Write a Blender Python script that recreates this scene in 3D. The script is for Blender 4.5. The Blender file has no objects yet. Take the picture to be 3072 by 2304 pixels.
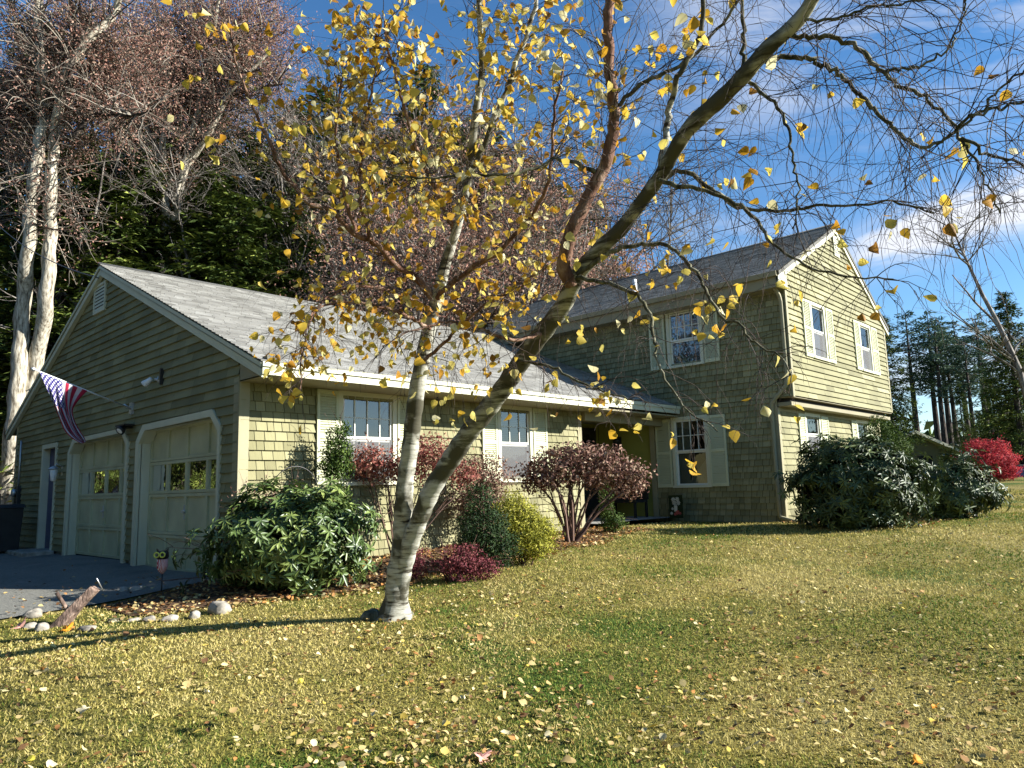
import bpy, math, random
import numpy as np
from mathutils import Matrix, Vector
random.seed(7); RNG = np.random.default_rng(7)
scene = bpy.context.scene
COL = scene.collection
# ------------------------------------------------------------------ camera
R_ = np.array([0.68808, -0.72510, -0.02799]); U_ = np.array([-0.0836, -0.1175, 0.9896]); F_ = np.array([0.7210, 0.6785, 0.1410])
R_ /= np.linalg.norm(R_); F_ -= R_*(R_@F_); F_ /= np.linalg.norm(F_); U_ = np.cross(R_, F_)
FOC = 2179.2
cam = bpy.data.cameras.new('camera'); co = bpy.data.objects.new('camera', cam); COL.objects.link(co)
cam.sensor_width = 36; cam.lens = 36*FOC/3072; cam.clip_start = .05; cam.clip_end = 3000
m = Matrix.Identity(4)
for i in range(3): m[i][0] = R_[i]; m[i][1] = U_[i]; m[i][2] = -F_[i]
co.matrix_world = m; scene.camera = co
# ------------------------------------------------------------------ light
SUN = Vector((1.2, -1.65, 1.0)).normalized()
elev = math.asin(SUN.z)
w = bpy.data.worlds.new('World'); scene.world = w; w.use_nodes = True
nt = w.node_tree; bg = nt.nodes['Background']
sky = nt.nodes.new('ShaderNodeTexSky'); sky.sky_type = 'NISHITA'; sky.sun_disc = False
sky.sun_elevation = elev; sky.sun_rotation = math.atan2(SUN.x, SUN.y); sky.altitude = 300; sky.air_density = 1.0; sky.dust_density = .1; sky.ozone_density = 3.0
tc = nt.nodes.new('ShaderNodeTexCoord')
def wn(k, **kw):
    n = nt.nodes.new(k)
    for a, v in kw.items(): setattr(n, a, v)
    return n
def wmath(op, a, b=None, c=None):
    n = wn('ShaderNodeMath', operation=op)
    for i, v in enumerate((a, b, c)):
        if v is None: continue
        if isinstance(v, (int, float)): n.inputs[i].default_value = v
        else: nt.links.new(v, n.inputs[i])
    return n.outputs[0]
def wdot(vec, v):
    n = wn('ShaderNodeVectorMath', operation='DOT_PRODUCT'); nt.links.new(vec, n.inputs[0]); n.inputs[1].default_value = tuple(v); return n.outputs['Value']
nzw = wn('ShaderNodeTexNoise'); nzw.inputs['Scale'].default_value = 5; nzw.inputs['Detail'].default_value = 4; nt.links.new(tc.outputs['Generated'], nzw.inputs['Vector'])
wv_ = wn('ShaderNodeVectorMath', operation='MULTIPLY_ADD'); nt.links.new(nzw.outputs['Color'], wv_.inputs[0]); wv_.inputs[1].default_value = (.06,.06,.06); nt.links.new(tc.outputs['Generated'], wv_.inputs[2])
def streak(d0, d1, width, gain, sc, lo, hi, seed):
    """a cirrus band along the great circle from direction d0 to d1"""
    d0 = np.array(d0)/np.linalg.norm(d0); d1 = np.array(d1)/np.linalg.norm(d1); n = np.cross(d0, d1); n /= np.linalg.norm(n); mid = (d0+d1); mid /= np.linalg.norm(mid); al = np.cross(n, mid); half = math.acos(float(mid@d0))
    across = wmath('SUBTRACT', wdot(wv_.outputs[0], n), .03*float(n.sum())); along = wdot(tc.outputs['Generated'], al)
    e = wmath('EXPONENT', wmath('MULTIPLY', wmath('POWER', wmath('DIVIDE', wmath('ABSOLUTE', across), width), 2), -1)); f = wmath('EXPONENT', wmath('MULTIPLY', wmath('POWER', wmath('DIVIDE', wmath('ABSOLUTE', along), half), 4), -1))
    cb = wn('ShaderNodeCombineXYZ'); nt.links.new(wmath('MULTIPLY', along, sc[0]), cb.inputs[0]); nt.links.new(wmath('MULTIPLY', across, sc[1]), cb.inputs[1]); cb.inputs[2].default_value = seed
    nz = wn('ShaderNodeTexNoise'); nz.inputs['Scale'].default_value = 1; nz.inputs['Detail'].default_value = 9; nz.inputs['Roughness'].default_value = .6; nt.links.new(cb.outputs[0], nz.inputs['Vector'])
    mr = wn('ShaderNodeMapRange'); mr.inputs['From Min'].default_value = lo; mr.inputs['From Max'].default_value = hi; nt.links.new(nz.outputs['Fac'], mr.inputs['Value'])
    front = wmath('GREATER_THAN', wdot(tc.outputs['Generated'], mid), 0); return wmath('MULTIPLY', wmath('MULTIPLY', wmath('MULTIPLY', e, f), mr.outputs[0]), wmath('MULTIPLY', front, gain))
def ray0(x, y): return R_*(x-1536)/FOC - U_*(y-1152)/FOC + F_
ST = [streak(ray0(2560,745), ray0(3500,520), .026, 1.7, (5,26), .28, .50, 1.), streak(ray0(2000,700), ray0(2500,690), .03, .45, (5,20), .4, .7, 6.), streak(ray0(1900,120), ray0(3600,20), .11, .8, (3.5,13), .46, .72, 2.), streak(ray0(2300,330), ray0(3400,330), .06, .35, (4,16), .48, .75, 3.), streak(ray0(500,-60), ray0(1700,40), .03, .15, (4,16), .5, .75, 4.), streak(ray0(2500,1120), ray0(3600,1080), .03, .8, (4,14), .3, .6, 5.), streak(ray0(3600,900), ray0(6000,300), .2, .7, (4,14), .4, .7, 7.)]
acc = ST[0]
for q_ in ST[1:]: acc = wmath('ADD', acc, q_)
acc = wmath('MINIMUM', acc, .95)
hs_ = nt.nodes.new('ShaderNodeHueSaturation'); hs_.inputs['Saturation'].default_value = 1.2; hs_.inputs['Value'].default_value = 1.48
mx = nt.nodes.new('ShaderNodeMix'); mx.data_type = 'RGBA'; mx.inputs['B'].default_value = (7.4, 7.6, 8.2, 1)
nt.links.new(acc, mx.inputs['Factor']); nt.links.new(sky.outputs[0], hs_.inputs['Color']); nt.links.new(hs_.outputs[0], mx.inputs['A']); nt.links.new(mx.outputs['Result'], bg.inputs['Color'])
bg.inputs['Strength'].default_value = .05
sl = bpy.data.lights.new('sun', 'SUN'); sl.energy = 5.0; sl.angle = math.radians(.5); sl.color = (1, .965, .90)
so = bpy.data.objects.new('sun', sl); COL.objects.link(so); so.rotation_euler = SUN.to_track_quat('Z', 'Y').to_euler()
vs = scene.view_settings; vs.view_transform = 'Standard'; vs.look = 'None'; vs.exposure = 1.42; vs.gamma = 1
scene.cycles.max_bounces = 6; scene.cycles.transparent_max_bounces = 12
# ------------------------------------------------------------------ helpers
def ray(x, y): return R_*(x-1536)/FOC - U_*(y-1152)/FOC + F_
def P(x, y, k): return ray(x, y)*k
CP = np.array([(0,0,-1.5),(3,3,-1.42),(4.25,5.53,-1.2),(4.5,9.2,-1.06),(6.6,9.2,-.97),(9,9.2,-.92),(11.8,9.2,-.86),(14.8,9.4,-.86),(14.8,6.3,-.86),(14.4,4.7,-.9),
 (21,6,-.82),(2.6,8.6,-1.22),(1.9,8.4,-1.3),(2,10.5,-1.2),(2.5,12,-1.16),(4.5,14,-1.06),(4.5,20,-1.08),(0,9,-1.42),(-3,13,-1.55),(-6,4,-1.7),(0,-6,-1.6),(5,-1,-1.45),(4,.7,-1.42),(8,2,-1.18),(8,6,-1.05),(12,0,-1.1),
 (20,2,-.88),(14,-6,-1.2),(28,5,-.62),(36,7,-.38),(45,6,-.2),(34,0,-.6),(20,14,-.8),(12,16,-.9),(6,26,-1.0),(-10,26,-1.4),(60,0,0),(20,28,-.5)])
def H(x, y):
    x = np.asarray(x, float); y = np.asarray(y, float)
    num = 0; den = 0
    for a, b, h in CP:
        d2 = (x-a)**2+(y-b)**2+.6; wgt = 1/d2**1.6; num = num+wgt*h; den = den+wgt
    base = num/den
    s = np.clip((y-.25*x-26)/60, 0, 1); hill = 16*s*s*(3-2*s)
    far = np.clip((np.hypot(x, y)-50)/200, 0, 1); far = 12*far*far
    return base+hill+far+.015*np.sin(x*1.3+.4)*np.cos(y*1.1)
def h(x, y): return float(H(x, y))
def G(px, py):
    d = ray(px, py); t = 1.0; lo = .5; hi = 200
    prev = None
    for i in range(2000):
        t = .5*1.006**i
        q = d*t
        if q[2] < h(q[0], q[1]): return q
        if t > 250: break
    return d*60
def newobj(name, me, parent=None):
    o = bpy.data.objects.new(name, me); COL.objects.link(o)
    if parent is not None: o.parent = parent
    return o
def tag(o, label=None, cat=None, group=None, kind=None):
    if label: o['label'] = label
    if cat: o['category'] = cat
    if group: o['group'] = group
    if kind: o['kind'] = kind
    return o
def thing(name, label, cat, loc=(0,0,0), group=None):
    o = newobj(name, None); o.location = tuple(float(v) for v in loc); return tag(o, label, cat, group)
def off_of(p):
    o = np.zeros(3)
    while p is not None: o = o+np.array(p.location); p = p.parent
    return o
def mesh_np(name, V, F, mat, parent=None, tint=None, smooth=False):
    """V (n,3), F (m,k) one polygon size or list of such arrays"""
    V = (np.asarray(V, float)-off_of(parent)).astype(np.float32); Fs = F if isinstance(F, list) else [F]
    Fs = [np.asarray(f, np.int32) for f in Fs if len(f)]
    me = bpy.data.meshes.new(name)
    me.vertices.add(len(V)); me.vertices.foreach_set('co', V.ravel())
    nl = sum(f.size for f in Fs); npoly = sum(len(f) for f in Fs)
    me.loops.add(nl); me.polygons.add(npoly)
    me.loops.foreach_set('vertex_index', np.concatenate([f.ravel() for f in Fs]))
    tot = np.concatenate([np.full(len(f), f.shape[1], np.int32) for f in Fs]); st = np.concatenate([[0], np.cumsum(tot)[:-1]]).astype(np.int32)
    me.polygons.foreach_set('loop_start', st)
    try: me.polygons.foreach_set('loop_total', tot)
    except Exception: pass
    if smooth: me.polygons.foreach_set('use_smooth', np.ones(npoly, bool))
    me.update(calc_edges=True)
    if tint is not None:
        a = me.attributes.new('tint', 'FLOAT', 'FACE'); a.data.foreach_set('value', np.asarray(tint, np.float32))
    if mat: me.materials.append(mat)
    return newobj(name, me, parent)
class MB:
    """collects shapes in world coordinates"""
    def __init__(s): s.v = []; s.f = []; s.t = []; s.sm = []
    def add(s, vs, fs, t=0., sm=False):
        n = len(s.v); s.v += [tuple(map(float, q)) for q in vs]
        for f in fs: s.f.append(tuple(i+n for i in f)); s.t.append(t); s.sm.append(sm)
    def box(s, a, b, t=0.):
        x0, y0, z0 = a; x1, y1, z1 = b
        s.add([(x0,y0,z0),(x1,y0,z0),(x1,y1,z0),(x0,y1,z0),(x0,y0,z1),(x1,y0,z1),(x1,y1,z1),(x0,y1,z1)],
              [(0,3,2,1),(4,5,6,7),(0,1,5,4),(1,2,6,5),(2,3,7,6),(3,0,4,7)], t)
    def prism(s, poly, d, t=0.):
        """poly list of 3D pts (planar), extruded by vector d"""
        n = len(poly); d = np.array(d); q = [np.array(p) for p in poly]
        s.add([*q, *[p+d for p in q]], [tuple(range(n))[::-1], tuple(range(n, 2*n))]+[(i, (i+1) % n, (i+1) % n+n, i+n) for i in range(n)], t)
    def tube(s, pts, rad, n=6, t=0., cap=True):
        pts = np.array(pts, float); rad = np.broadcast_to(rad, (len(pts),)); vs, fs = tube_arr(pts, rad, n)
        fs = [tuple(f) for f in fs]
        if cap: fs += [tuple(range(n))[::-1], tuple(range(len(vs)-n, len(vs)))]
        s.add(vs, fs, t, True)
    def lathe(s, c, prof, n=16, ax=(0,0,1), t=0.):
        ax = Vector(ax).normalized(); e1 = ax.orthogonal().normalized(); e2 = ax.cross(e1); c = Vector(c)
        vs = []; fs = []
        for (r, z) in prof:
            for k in range(n):
                a = 2*math.pi*k/n; vs.append(c+ax*z+(e1*math.cos(a)+e2*math.sin(a))*r)
        for i in range(len(prof)-1):
            for k in range(n): fs.append((i*n+k, i*n+(k+1) % n, (i+1)*n+(k+1) % n, (i+1)*n+k))
        fs += [tuple(range(n))[::-1], tuple(range((len(prof)-1)*n, len(prof)*n))]
        s.add(vs, fs, t, True)
    def build(s, name, mat, parent=None, bevel=0):
        me = bpy.data.meshes.new(name)
        off = off_of(parent)
        me.from_pydata([tuple(np.array(q)-off) for q in s.v], [], s.f)
        a = me.attributes.new('tint', 'FLOAT', 'FACE'); a.data.foreach_set('value', s.t)
        me.polygons.foreach_set('use_smooth', s.sm)
        me.materials.append(mat); me.update()
        o = newobj(name, me, parent)
        if bevel:
            b = o.modifiers.new('b', 'BEVEL'); b.width = bevel; b.segments = 2; b.limit_method = 'ANGLE'
        return o
def tube_arr(pts, rad, n):
    m_ = len(pts); T = np.gradient(pts, axis=0); T /= np.linalg.norm(T, axis=1, keepdims=True)+1e-9
    up = np.array([0, 0, 1.]) if abs(T[0][2]) < .9 else np.array([1., 0, 0])
    e = np.cross(T[0], up); e /= np.linalg.norm(e)
    ang = 2*np.pi*np.arange(n)/n; ca = np.cos(ang)[:, None]; sa = np.sin(ang)[:, None]
    V = np.empty((m_, n, 3))
    for i in range(m_):
        e = e-T[i]*(e@T[i]); e /= np.linalg.norm(e)+1e-9; g = np.cross(T[i], e)
        V[i] = pts[i]+rad[i]*(ca*e+sa*g)
    idx = np.arange(m_*n).reshape(m_, n); a = idx[:-1]; b = np.roll(a, -1, 1); c_ = np.roll(idx[1:], -1, 1); d = idx[1:]
    return V.reshape(-1, 3), np.stack([a, b, c_, d], -1).reshape(-1, 4)
class TB:
    """fast tube collector"""
    def __init__(s): s.V = []; s.F = []; s.n = 0; s.T = []
    def tube(s, pts, rad, n=3, t=.5):
        V, F = tube_arr(np.asarray(pts, float), np.broadcast_to(rad, (len(pts),)), n)
        s.V.append(V); s.F.append(F+s.n); s.n += len(V); s.T.append(np.full(len(F), t))
    def build(s, name, mat, parent=None, smooth=True):
        V = np.concatenate(s.V)
        return mesh_np(name, V, np.concatenate(s.F), mat, parent, np.concatenate(s.T), smooth)
def leaves_arr(c, nrm, up, L, W, fold=.25):
    """n leaves: 2 quads each (folded along the midrib, 6 verts), pointed"""
    n = len(c); nrm = nrm/np.linalg.norm(nrm, axis=1, keepdims=True); up = up-nrm*np.sum(up*nrm, 1, keepdims=True); up /= np.linalg.norm(up, axis=1, keepdims=True)+1e-9
    s = np.cross(up, nrm); L = np.broadcast_to(L, (n,))[:, None]; W = np.broadcast_to(W, (n,))[:, None]
    base = c; tip = c+up*L-nrm*L*.12; mid = c+up*L*.45+nrm*0
    a = mid+s*W*.5+nrm*W*fold; b = mid-s*W*.5+nrm*W*fold
    V = np.stack([base, a, tip, b], 1).reshape(-1, 3); i = np.arange(n)*4
    F = np.concatenate([np.stack([i, i+1, i+2], 1), np.stack([i, i+2, i+3], 1)])
    return V, F
def rnd_unit(n):
    v = RNG.normal(size=(n, 3)); return v/np.linalg.norm(v, axis=1, keepdims=True)
# ------------------------------------------------------------------ materials
def mat(name, base, rough=.7, spec=.3, noise=None, ramp=None, bump=None, tint=None, metal=0, trans=0, obj=True, extra=None):
    """base colour; noise=(scale, amount); tint=[c0,c1,..] ramp by face attribute; bump=(scale,strength)"""
    m_ = bpy.data.materials.new(name); m_.use_nodes = True; t = m_.node_tree; b = t.nodes['Principled BSDF']
    b.inputs['Roughness'].default_value = rough; b.inputs['Metallic'].default_value = metal; b.inputs['Specular IOR Level'].default_value = spec
    def N(k): return t.nodes.new(k)
    co_ = N('ShaderNodeTexCoord').outputs['Object']
    col = None
    if tint:
        at = N('ShaderNodeAttribute'); at.attribute_name = 'tint'; r = N('ShaderNodeValToRGB'); e = r.color_ramp.elements
        while len(e) < len(tint): e.new(.5)
        for i, c in enumerate(tint): e[i].position = i/(len(tint)-1); e[i].color = (*c, 1)
        t.links.new(at.outputs['Fac'], r.inputs['Fac']); col = r.outputs['Color']
    if ramp:
        nz = N('ShaderNodeTexNoise'); nz.inputs['Scale'].default_value = ramp[0]; nz.inputs['Detail'].default_value = 6; nz.inputs['Roughness'].default_value = .6
        r = N('ShaderNodeValToRGB'); e = r.color_ramp.elements
        while len(e) < len(ramp[1]): e.new(.5)
        for i, (p, c) in enumerate(ramp[1]): e[i].position = p; e[i].color = (*c, 1)
        t.links.new(co_, nz.inputs['Vector']); t.links.new(nz.outputs['Fac'], r.inputs['Fac'])
        if col is None: col = r.outputs['Color']
        else:
            mm = N('ShaderNodeMix'); mm.data_type = 'RGBA'; mm.blend_type = 'MULTIPLY'; mm.inputs['Factor'].default_value = 1
            t.links.new(col, mm.inputs['A']); t.links.new(r.outputs['Color'], mm.inputs['B']); col = mm.outputs['Result']
    if noise:
        nz = N('ShaderNodeTexNoise'); nz.inputs['Scale'].default_value = noise[0]; nz.inputs['Detail'].default_value = 5
        t.links.new(co_, nz.inputs['Vector'])
        hs = N('ShaderNodeHueSaturation'); mr = N('ShaderNodeMapRange'); mr.inputs['To Min'].default_value = 1-noise[1]; mr.inputs['To Max'].default_value = 1+noise[1]
        mr.inputs['From Min'].default_value = .3; mr.inputs['From Max'].default_value = .7
        t.links.new(nz.outputs['Fac'], mr.inputs['Value']); t.links.new(mr.outputs[0], hs.inputs['Value'])
        if col is None: hs.inputs['Color'].default_value = (*base, 1)
        else: t.links.new(col, hs.inputs['Color'])
        col = hs.outputs['Color']
    if col is None: b.inputs['Base Color'].default_value = (*base, 1)
    else: t.links.new(col, b.inputs['Base Color'])
    if bump:
        nz = N('ShaderNodeTexNoise'); nz.inputs['Scale'].default_value = bump[0]; nz.inputs['Detail'].default_value = 5
        if len(bump) > 2:
            mpp = N('ShaderNodeMapping'); mpp.inputs['Scale'].default_value = bump[2]; t.links.new(co_, mpp.inputs['Vector']); t.links.new(mpp.outputs[0], nz.inputs['Vector'])
        else: t.links.new(co_, nz.inputs['Vector'])
        bp = N('ShaderNodeBump'); bp.inputs['Strength'].default_value = bump[1]; bp.inputs['Distance'].default_value = .02
        t.links.new(nz.outputs['Fac'], bp.inputs['Height']); t.links.new(bp.outputs[0], b.inputs['Normal'])
    if trans:   # thin leaf translucency
        tr = N('ShaderNodeBsdfTranslucent'); ms = N('ShaderNodeMixShader'); ms.inputs[0].default_value = trans
        if col is None: tr.inputs['Color'].default_value = (*base, 1)
        else: t.links.new(col, tr.inputs['Color'])
        out = t.nodes['Material Output']; t.links.new(b.outputs[0], ms.inputs[1]); t.links.new(tr.outputs[0], ms.inputs[2]); t.links.new(ms.outputs[0], out.inputs['Surface'])
    return m_
M = {}
M['siding'] = mat('siding paint', (.5,.47,.3), .75, .25, noise=(1.6,.16), tint=[(.160,.150,.072),(.222,.208,.104),(.28,.262,.14)], bump=(40,.25,(1,1,.12)))
M['trim'] = mat('trim paint', (.56,.55,.40), .55, .35, noise=(2.5,.06), bump=(25,.1))
M['corner'] = mat('corner board paint', (.29,.262,.155), .6, .3, noise=(2.5,.1), bump=(25,.1))
M['shutter'] = mat('shutter paint', (.50,.51,.33), .5, .35, noise=(3,.06))
M['sash'] = mat('white sash vinyl', (.66,.66,.58), .4, .4, noise=(5,.04))
M['gdoor'] = mat('garage door paint', (.46,.45,.28), .55, .3, noise=(2.2,.16), bump=(14,.15,(1,1,.2)))
M['porch_wall'] = mat('porch wall paint', (.30,.30,.07), .6, .3, noise=(1.5,.07))
M['soffit'] = mat('soffit boards', (.26,.23,.14), .6, .3, noise=(2,.08))
M['roof'] = mat('asphalt shingles', (.3,.3,.3), .9, .15, tint=[(.16,.155,.14),(.235,.23,.21),(.32,.315,.29)], noise=(3,.14), bump=(160,.5))
M['conc'] = mat('foundation concrete', (.3,.29,.26), .9, .2, noise=(4,.2), bump=(30,.3))
M['navy'] = mat('navy door paint', (.02,.022,.10), .35, .5, noise=(3,.1))
M['black'] = mat('black painted metal', (.02,.02,.02), .4, .5, noise=(8,.2))
M['galv'] = mat('galvanised metal', (.55,.56,.56), .4, .5, noise=(9,.1), metal=.7)
M['whiteplastic'] = mat('white plastic', (.8,.8,.78), .4, .5, noise=(9,.04))
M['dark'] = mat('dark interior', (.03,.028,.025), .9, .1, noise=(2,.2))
M['curtain'] = mat('curtain cloth', (.62,.6,.5), .9, .1, noise=(3,.08), trans=.3)
M['blind'] = mat('window blind', (.33,.33,.36), .6, .3, noise=(3,.08))
M['screen'] = mat('insect screen', (.10,.10,.10), .8, .2, noise=(60,.15))
def screen_mat():
    m_ = bpy.data.materials.new('insect screen mesh'); m_.use_nodes = True; t = m_.node_tree; b = t.nodes['Principled BSDF']; b.inputs['Base Color'].default_value = (.22,.22,.22,1); b.inputs['Roughness'].default_value = .8
    tr = t.nodes.new('ShaderNodeBsdfTransparent'); ms = t.nodes.new('ShaderNodeMixShader'); ms.inputs[0].default_value = .42; t.links.new(tr.outputs[0], ms.inputs[1]); t.links.new(b.outputs[0], ms.inputs[2]); t.links.new(ms.outputs[0], t.nodes['Material Output'].inputs['Surface']); return m_
M['mesh'] = screen_mat()
def glass():
    m_ = bpy.data.materials.new('window glass'); m_.use_nodes = True; t = m_.node_tree; t.nodes.clear()
    o = t.nodes.new('ShaderNodeOutputMaterial'); ms = t.nodes.new('ShaderNodeMixShader'); tr = t.nodes.new('ShaderNodeBsdfTransparent'); gl = t.nodes.new('ShaderNodeBsdfGlossy')
    fr = t.nodes.new('ShaderNodeFresnel'); fr.inputs['IOR'].default_value = 1.7
    gl.inputs['Roughness'].default_value = .015; tr.inputs['Color'].default_value = (.50,.53,.50,1)
    nz = t.nodes.new('ShaderNodeTexNoise'); nz.inputs['Scale'].default_value = 2.2; bp = t.nodes.new('ShaderNodeBump'); bp.inputs['Strength'].default_value = .06; bp.inputs['Distance'].default_value = .05
    t.links.new(nz.outputs['Fac'], bp.inputs['Height']); t.links.new(bp.outputs[0], gl.inputs['Normal'])
    mt = t.nodes.new('ShaderNodeMath'); mt.operation = 'MULTIPLY_ADD'; mt.inputs[1].default_value = 1.0; mt.inputs[2].default_value = .07
    t.links.new(fr.outputs[0], mt.inputs[0]); t.links.new(mt.outputs[0], ms.inputs[0]); t.links.new(tr.outputs[0], ms.inputs[1]); t.links.new(gl.outputs[0], ms.inputs[2]); t.links.new(ms.outputs[0], o.inputs['Surface'])
    return m_
M['glass'] = glass()
def ground_mat():
    m_ = mat('lawn soil and turf', (.2,.18,.06), .95, .1)
    t = m_.node_tree; b = t.nodes['Principled BSDF']; c_ = t.nodes.new('ShaderNodeTexCoord').outputs['Object']
    def noise(sc, det=6): 
        n = t.nodes.new('ShaderNodeTexNoise'); n.inputs['Scale'].default_value = sc; n.inputs['Detail'].default_value = det; t.links.new(c_, n.inputs['Vector']); return n
    def ramp(n, els):
        r = t.nodes.new('ShaderNodeValToRGB'); e = r.color_ramp.elements
        while len(e) < len(els): e.new(.5)
        for i, (p, c) in enumerate(els): e[i].position = p; e[i].color = (*c, 1)
        t.links.new(n.outputs['Fac'], r.inputs['Fac']); return r
    r1 = ramp(noise(.45), [(.38,(.07,.11,.02)),(.50,(.19,.17,.045)),(.7,(.28,.23,.08))])
    r2 = ramp(noise(34, 9), [(.34,(.30,.30,.25)),(.5,(.85,.85,.85)),(.68,(1.5,1.45,1.2))])
    mm = t.nodes.new('ShaderNodeMix'); mm.data_type = 'RGBA'; mm.blend_type = 'MULTIPLY'; mm.inputs['Factor'].default_value = 1
    t.links.new(r1.outputs[0], mm.inputs['A']); t.links.new(r2.outputs[0], mm.inputs['B']); t.links.new(mm.outputs['Result'], b.inputs['Base Color'])
    bp = t.nodes.new('ShaderNodeBump'); bp.inputs['Strength'].default_value = .8; bp.inputs['Distance'].default_value = .03
    t.links.new(noise(60, 4).outputs['Fac'], bp.inputs['Height']); t.links.new(bp.outputs[0], b.inputs['Normal'])
    return m_
M['ground'] = ground_mat()
M['grass'] = mat('grass blades', (.2,.2,.06), .8, .12, tint=[(.04,.105,.015),(.10,.17,.025),(.27,.235,.052),(.41,.34,.10),(.53,.445,.18)], trans=.25)
M['litter'] = mat('fallen leaf litter', (.4,.3,.1), .8, .15, tint=[(.11,.055,.03),(.27,.15,.06),(.46,.19,.05),(.40,.29,.12),(.54,.43,.19),(.60,.44,.07),(.62,.54,.32)], trans=.12)
M['asphalt'] = mat('driveway asphalt', (.17,.17,.165), .92, .15, noise=(60,.35), ramp=(.8,[(.3,(.15,.148,.13)),(.5,(.22,.218,.19)),(.62,(.19,.186,.165)),(.75,(.28,.275,.24))]), bump=(140,.8))
M['mulch'] = mat('leafy mulch', (.1,.07,.04), .95, .1, ramp=(22,[(.35,(.035,.022,.015)),(.55,(.14,.085,.05)),(.72,(.30,.22,.11))]), bump=(50,.9))
def bark(name, c0, c1, c2, band=False):
    m_ = mat(name, c0, .85, .15); t = m_.node_tree; b = t.nodes['Principled BSDF']; c_ = t.nodes.new('ShaderNodeTexCoord').outputs['Object']
    mp_ = t.nodes.new('ShaderNodeMapping'); mp_.inputs['Scale'].default_value = (4,4,26) if band else (9,9,1.6); t.links.new(c_, mp_.inputs['Vector'])
    n = t.nodes.new('ShaderNodeTexNoise'); n.inputs['Scale'].default_value = 1.1 if band else 1.5; n.inputs['Detail'].default_value = 7; n.inputs['Roughness'].default_value = .62; t.links.new(mp_.outputs[0], n.inputs['Vector'])
    r = t.nodes.new('ShaderNodeValToRGB'); e = r.color_ramp.elements; e.new(.5)
    ps = (.37,.45,.60) if band else (.36,.5,.66)
    for i, c in enumerate((c0, c1, c2)): e[i].position = ps[i]; e[i].color = (*c, 1)
    t.links.new(n.outputs['Fac'], r.inputs['Fac']); col = r.outputs['Color']
    if band:   # dark rough patches: old bark at the foot, knots
        n2 = t.nodes.new('ShaderNodeTexNoise'); n2.inputs['Scale'].default_value = 3.2; n2.inputs['Detail'].default_value = 7; t.links.new(c_, n2.inputs['Vector'])
        r2 = t.nodes.new('ShaderNodeValToRGB'); r2.color_ramp.elements[0].position = .49; r2.color_ramp.elements[1].position = .56
        mm = t.nodes.new('ShaderNodeMix'); mm.data_type = 'RGBA'; mm.inputs['B'].default_value = (.085,.08,.055,1)
        t.links.new(n2.outputs['Fac'], r2.inputs['Fac']); t.links.new(r2.outputs['Color'], mm.inputs['Factor']); t.links.new(col, mm.inputs['A']); col = mm.outputs['Result']
    t.links.new(col, b.inputs['Base Color'])
    bp = t.nodes.new('ShaderNodeBump'); bp.inputs['Strength'].default_value = .35 if band else .9; bp.inputs['Distance'].default_value = .02
    t.links.new(n.outputs['Fac'], bp.inputs['Height']); t.links.new(bp.outputs[0], b.inputs['Normal'])
    return m_
M['birch'] = bark('white birch bark', (.05,.042,.03), (.32,.31,.25), (.50,.49,.42), True)
M['birch_mid'] = bark('mottled grey birch bark', (.04,.036,.026), (.13,.125,.09), (.42,.41,.34), True)
M['birch_dark'] = bark('mossy dark birch bark', (.03,.03,.018), (.10,.095,.055), (.26,.25,.18))
M['birch_brown'] = bark('young brown birch bark', (.09,.045,.03), (.20,.11,.075), (.36,.25,.18))
M['twig'] = mat('thin twigs', (.07,.05,.04), .7, .2, tint=[(.035,.028,.025),(.085,.06,.045),(.28,.25,.20)])
M['bark_pale'] = bark('pale shaggy bark', (.10,.08,.055), (.38,.34,.26), (.62,.57,.46))
M['bark_grey'] = bark('grey bark', (.05,.045,.04), (.17,.15,.13), (.32,.30,.26))
M['bark_dark'] = bark('dark pine bark', (.015,.013,.012), (.05,.04,.035), (.12,.10,.08))
M['birch_leaf'] = mat('yellow birch leaves', (.6,.4,.05), .6, .25, tint=[(.30,.15,.03),(.56,.28,.02),(.70,.46,.05),(.66,.55,.12),(.84,.76,.44)], trans=.45)
M['oak_leaf'] = mat('withered brown leaves', (.3,.15,.1), .8, .1, tint=[(.20,.10,.075),(.34,.18,.135),(.44,.26,.20),(.50,.38,.27)], trans=.3)
M['needle'] = mat('dark evergreen foliage', (.04,.06,.02), .75, .15, tint=[(.018,.03,.009),(.05,.078,.018),(.125,.165,.032),(.27,.31,.065)], trans=.1)
M['pine'] = mat('pine needles', (.04,.08,.05), .7, .15, tint=[(.03,.06,.045),(.07,.12,.085),(.12,.18,.12),(.20,.25,.15)], trans=.1)
M['rhodo'] = mat('rhododendron leaves', (.06,.1,.03), .38, .45, tint=[(.03,.055,.018),(.06,.10,.028),(.11,.16,.04),(.22,.27,.07)], trans=.08)
M['rhodo2'] = mat('glossy dark rhododendron leaves', (.03,.05,.02), .5, .35, tint=[(.02,.036,.012),(.042,.065,.02),(.075,.105,.03),(.15,.18,.05)], trans=.05)
M['yew'] = mat('yew foliage', (.02,.04,.015), .7, .2, tint=[(.008,.02,.008),(.02,.045,.012),(.05,.085,.02)], trans=.1)
M['arbor'] = mat('arborvitae foliage', (.05,.09,.015), .7, .2, tint=[(.02,.04,.008),(.05,.09,.015),(.12,.17,.03)], trans=.15)
M['gold'] = mat('golden cypress foliage', (.4,.42,.03), .7, .2, tint=[(.09,.10,.018),(.24,.24,.03),(.42,.40,.05),(.52,.48,.10)], trans=.25)
M['redleaf'] = mat('dull red leaves', (.4,.08,.06), .7, .2, tint=[(.12,.04,.035),(.27,.08,.065),(.38,.17,.12),(.46,.30,.20)], trans=.3)
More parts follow.
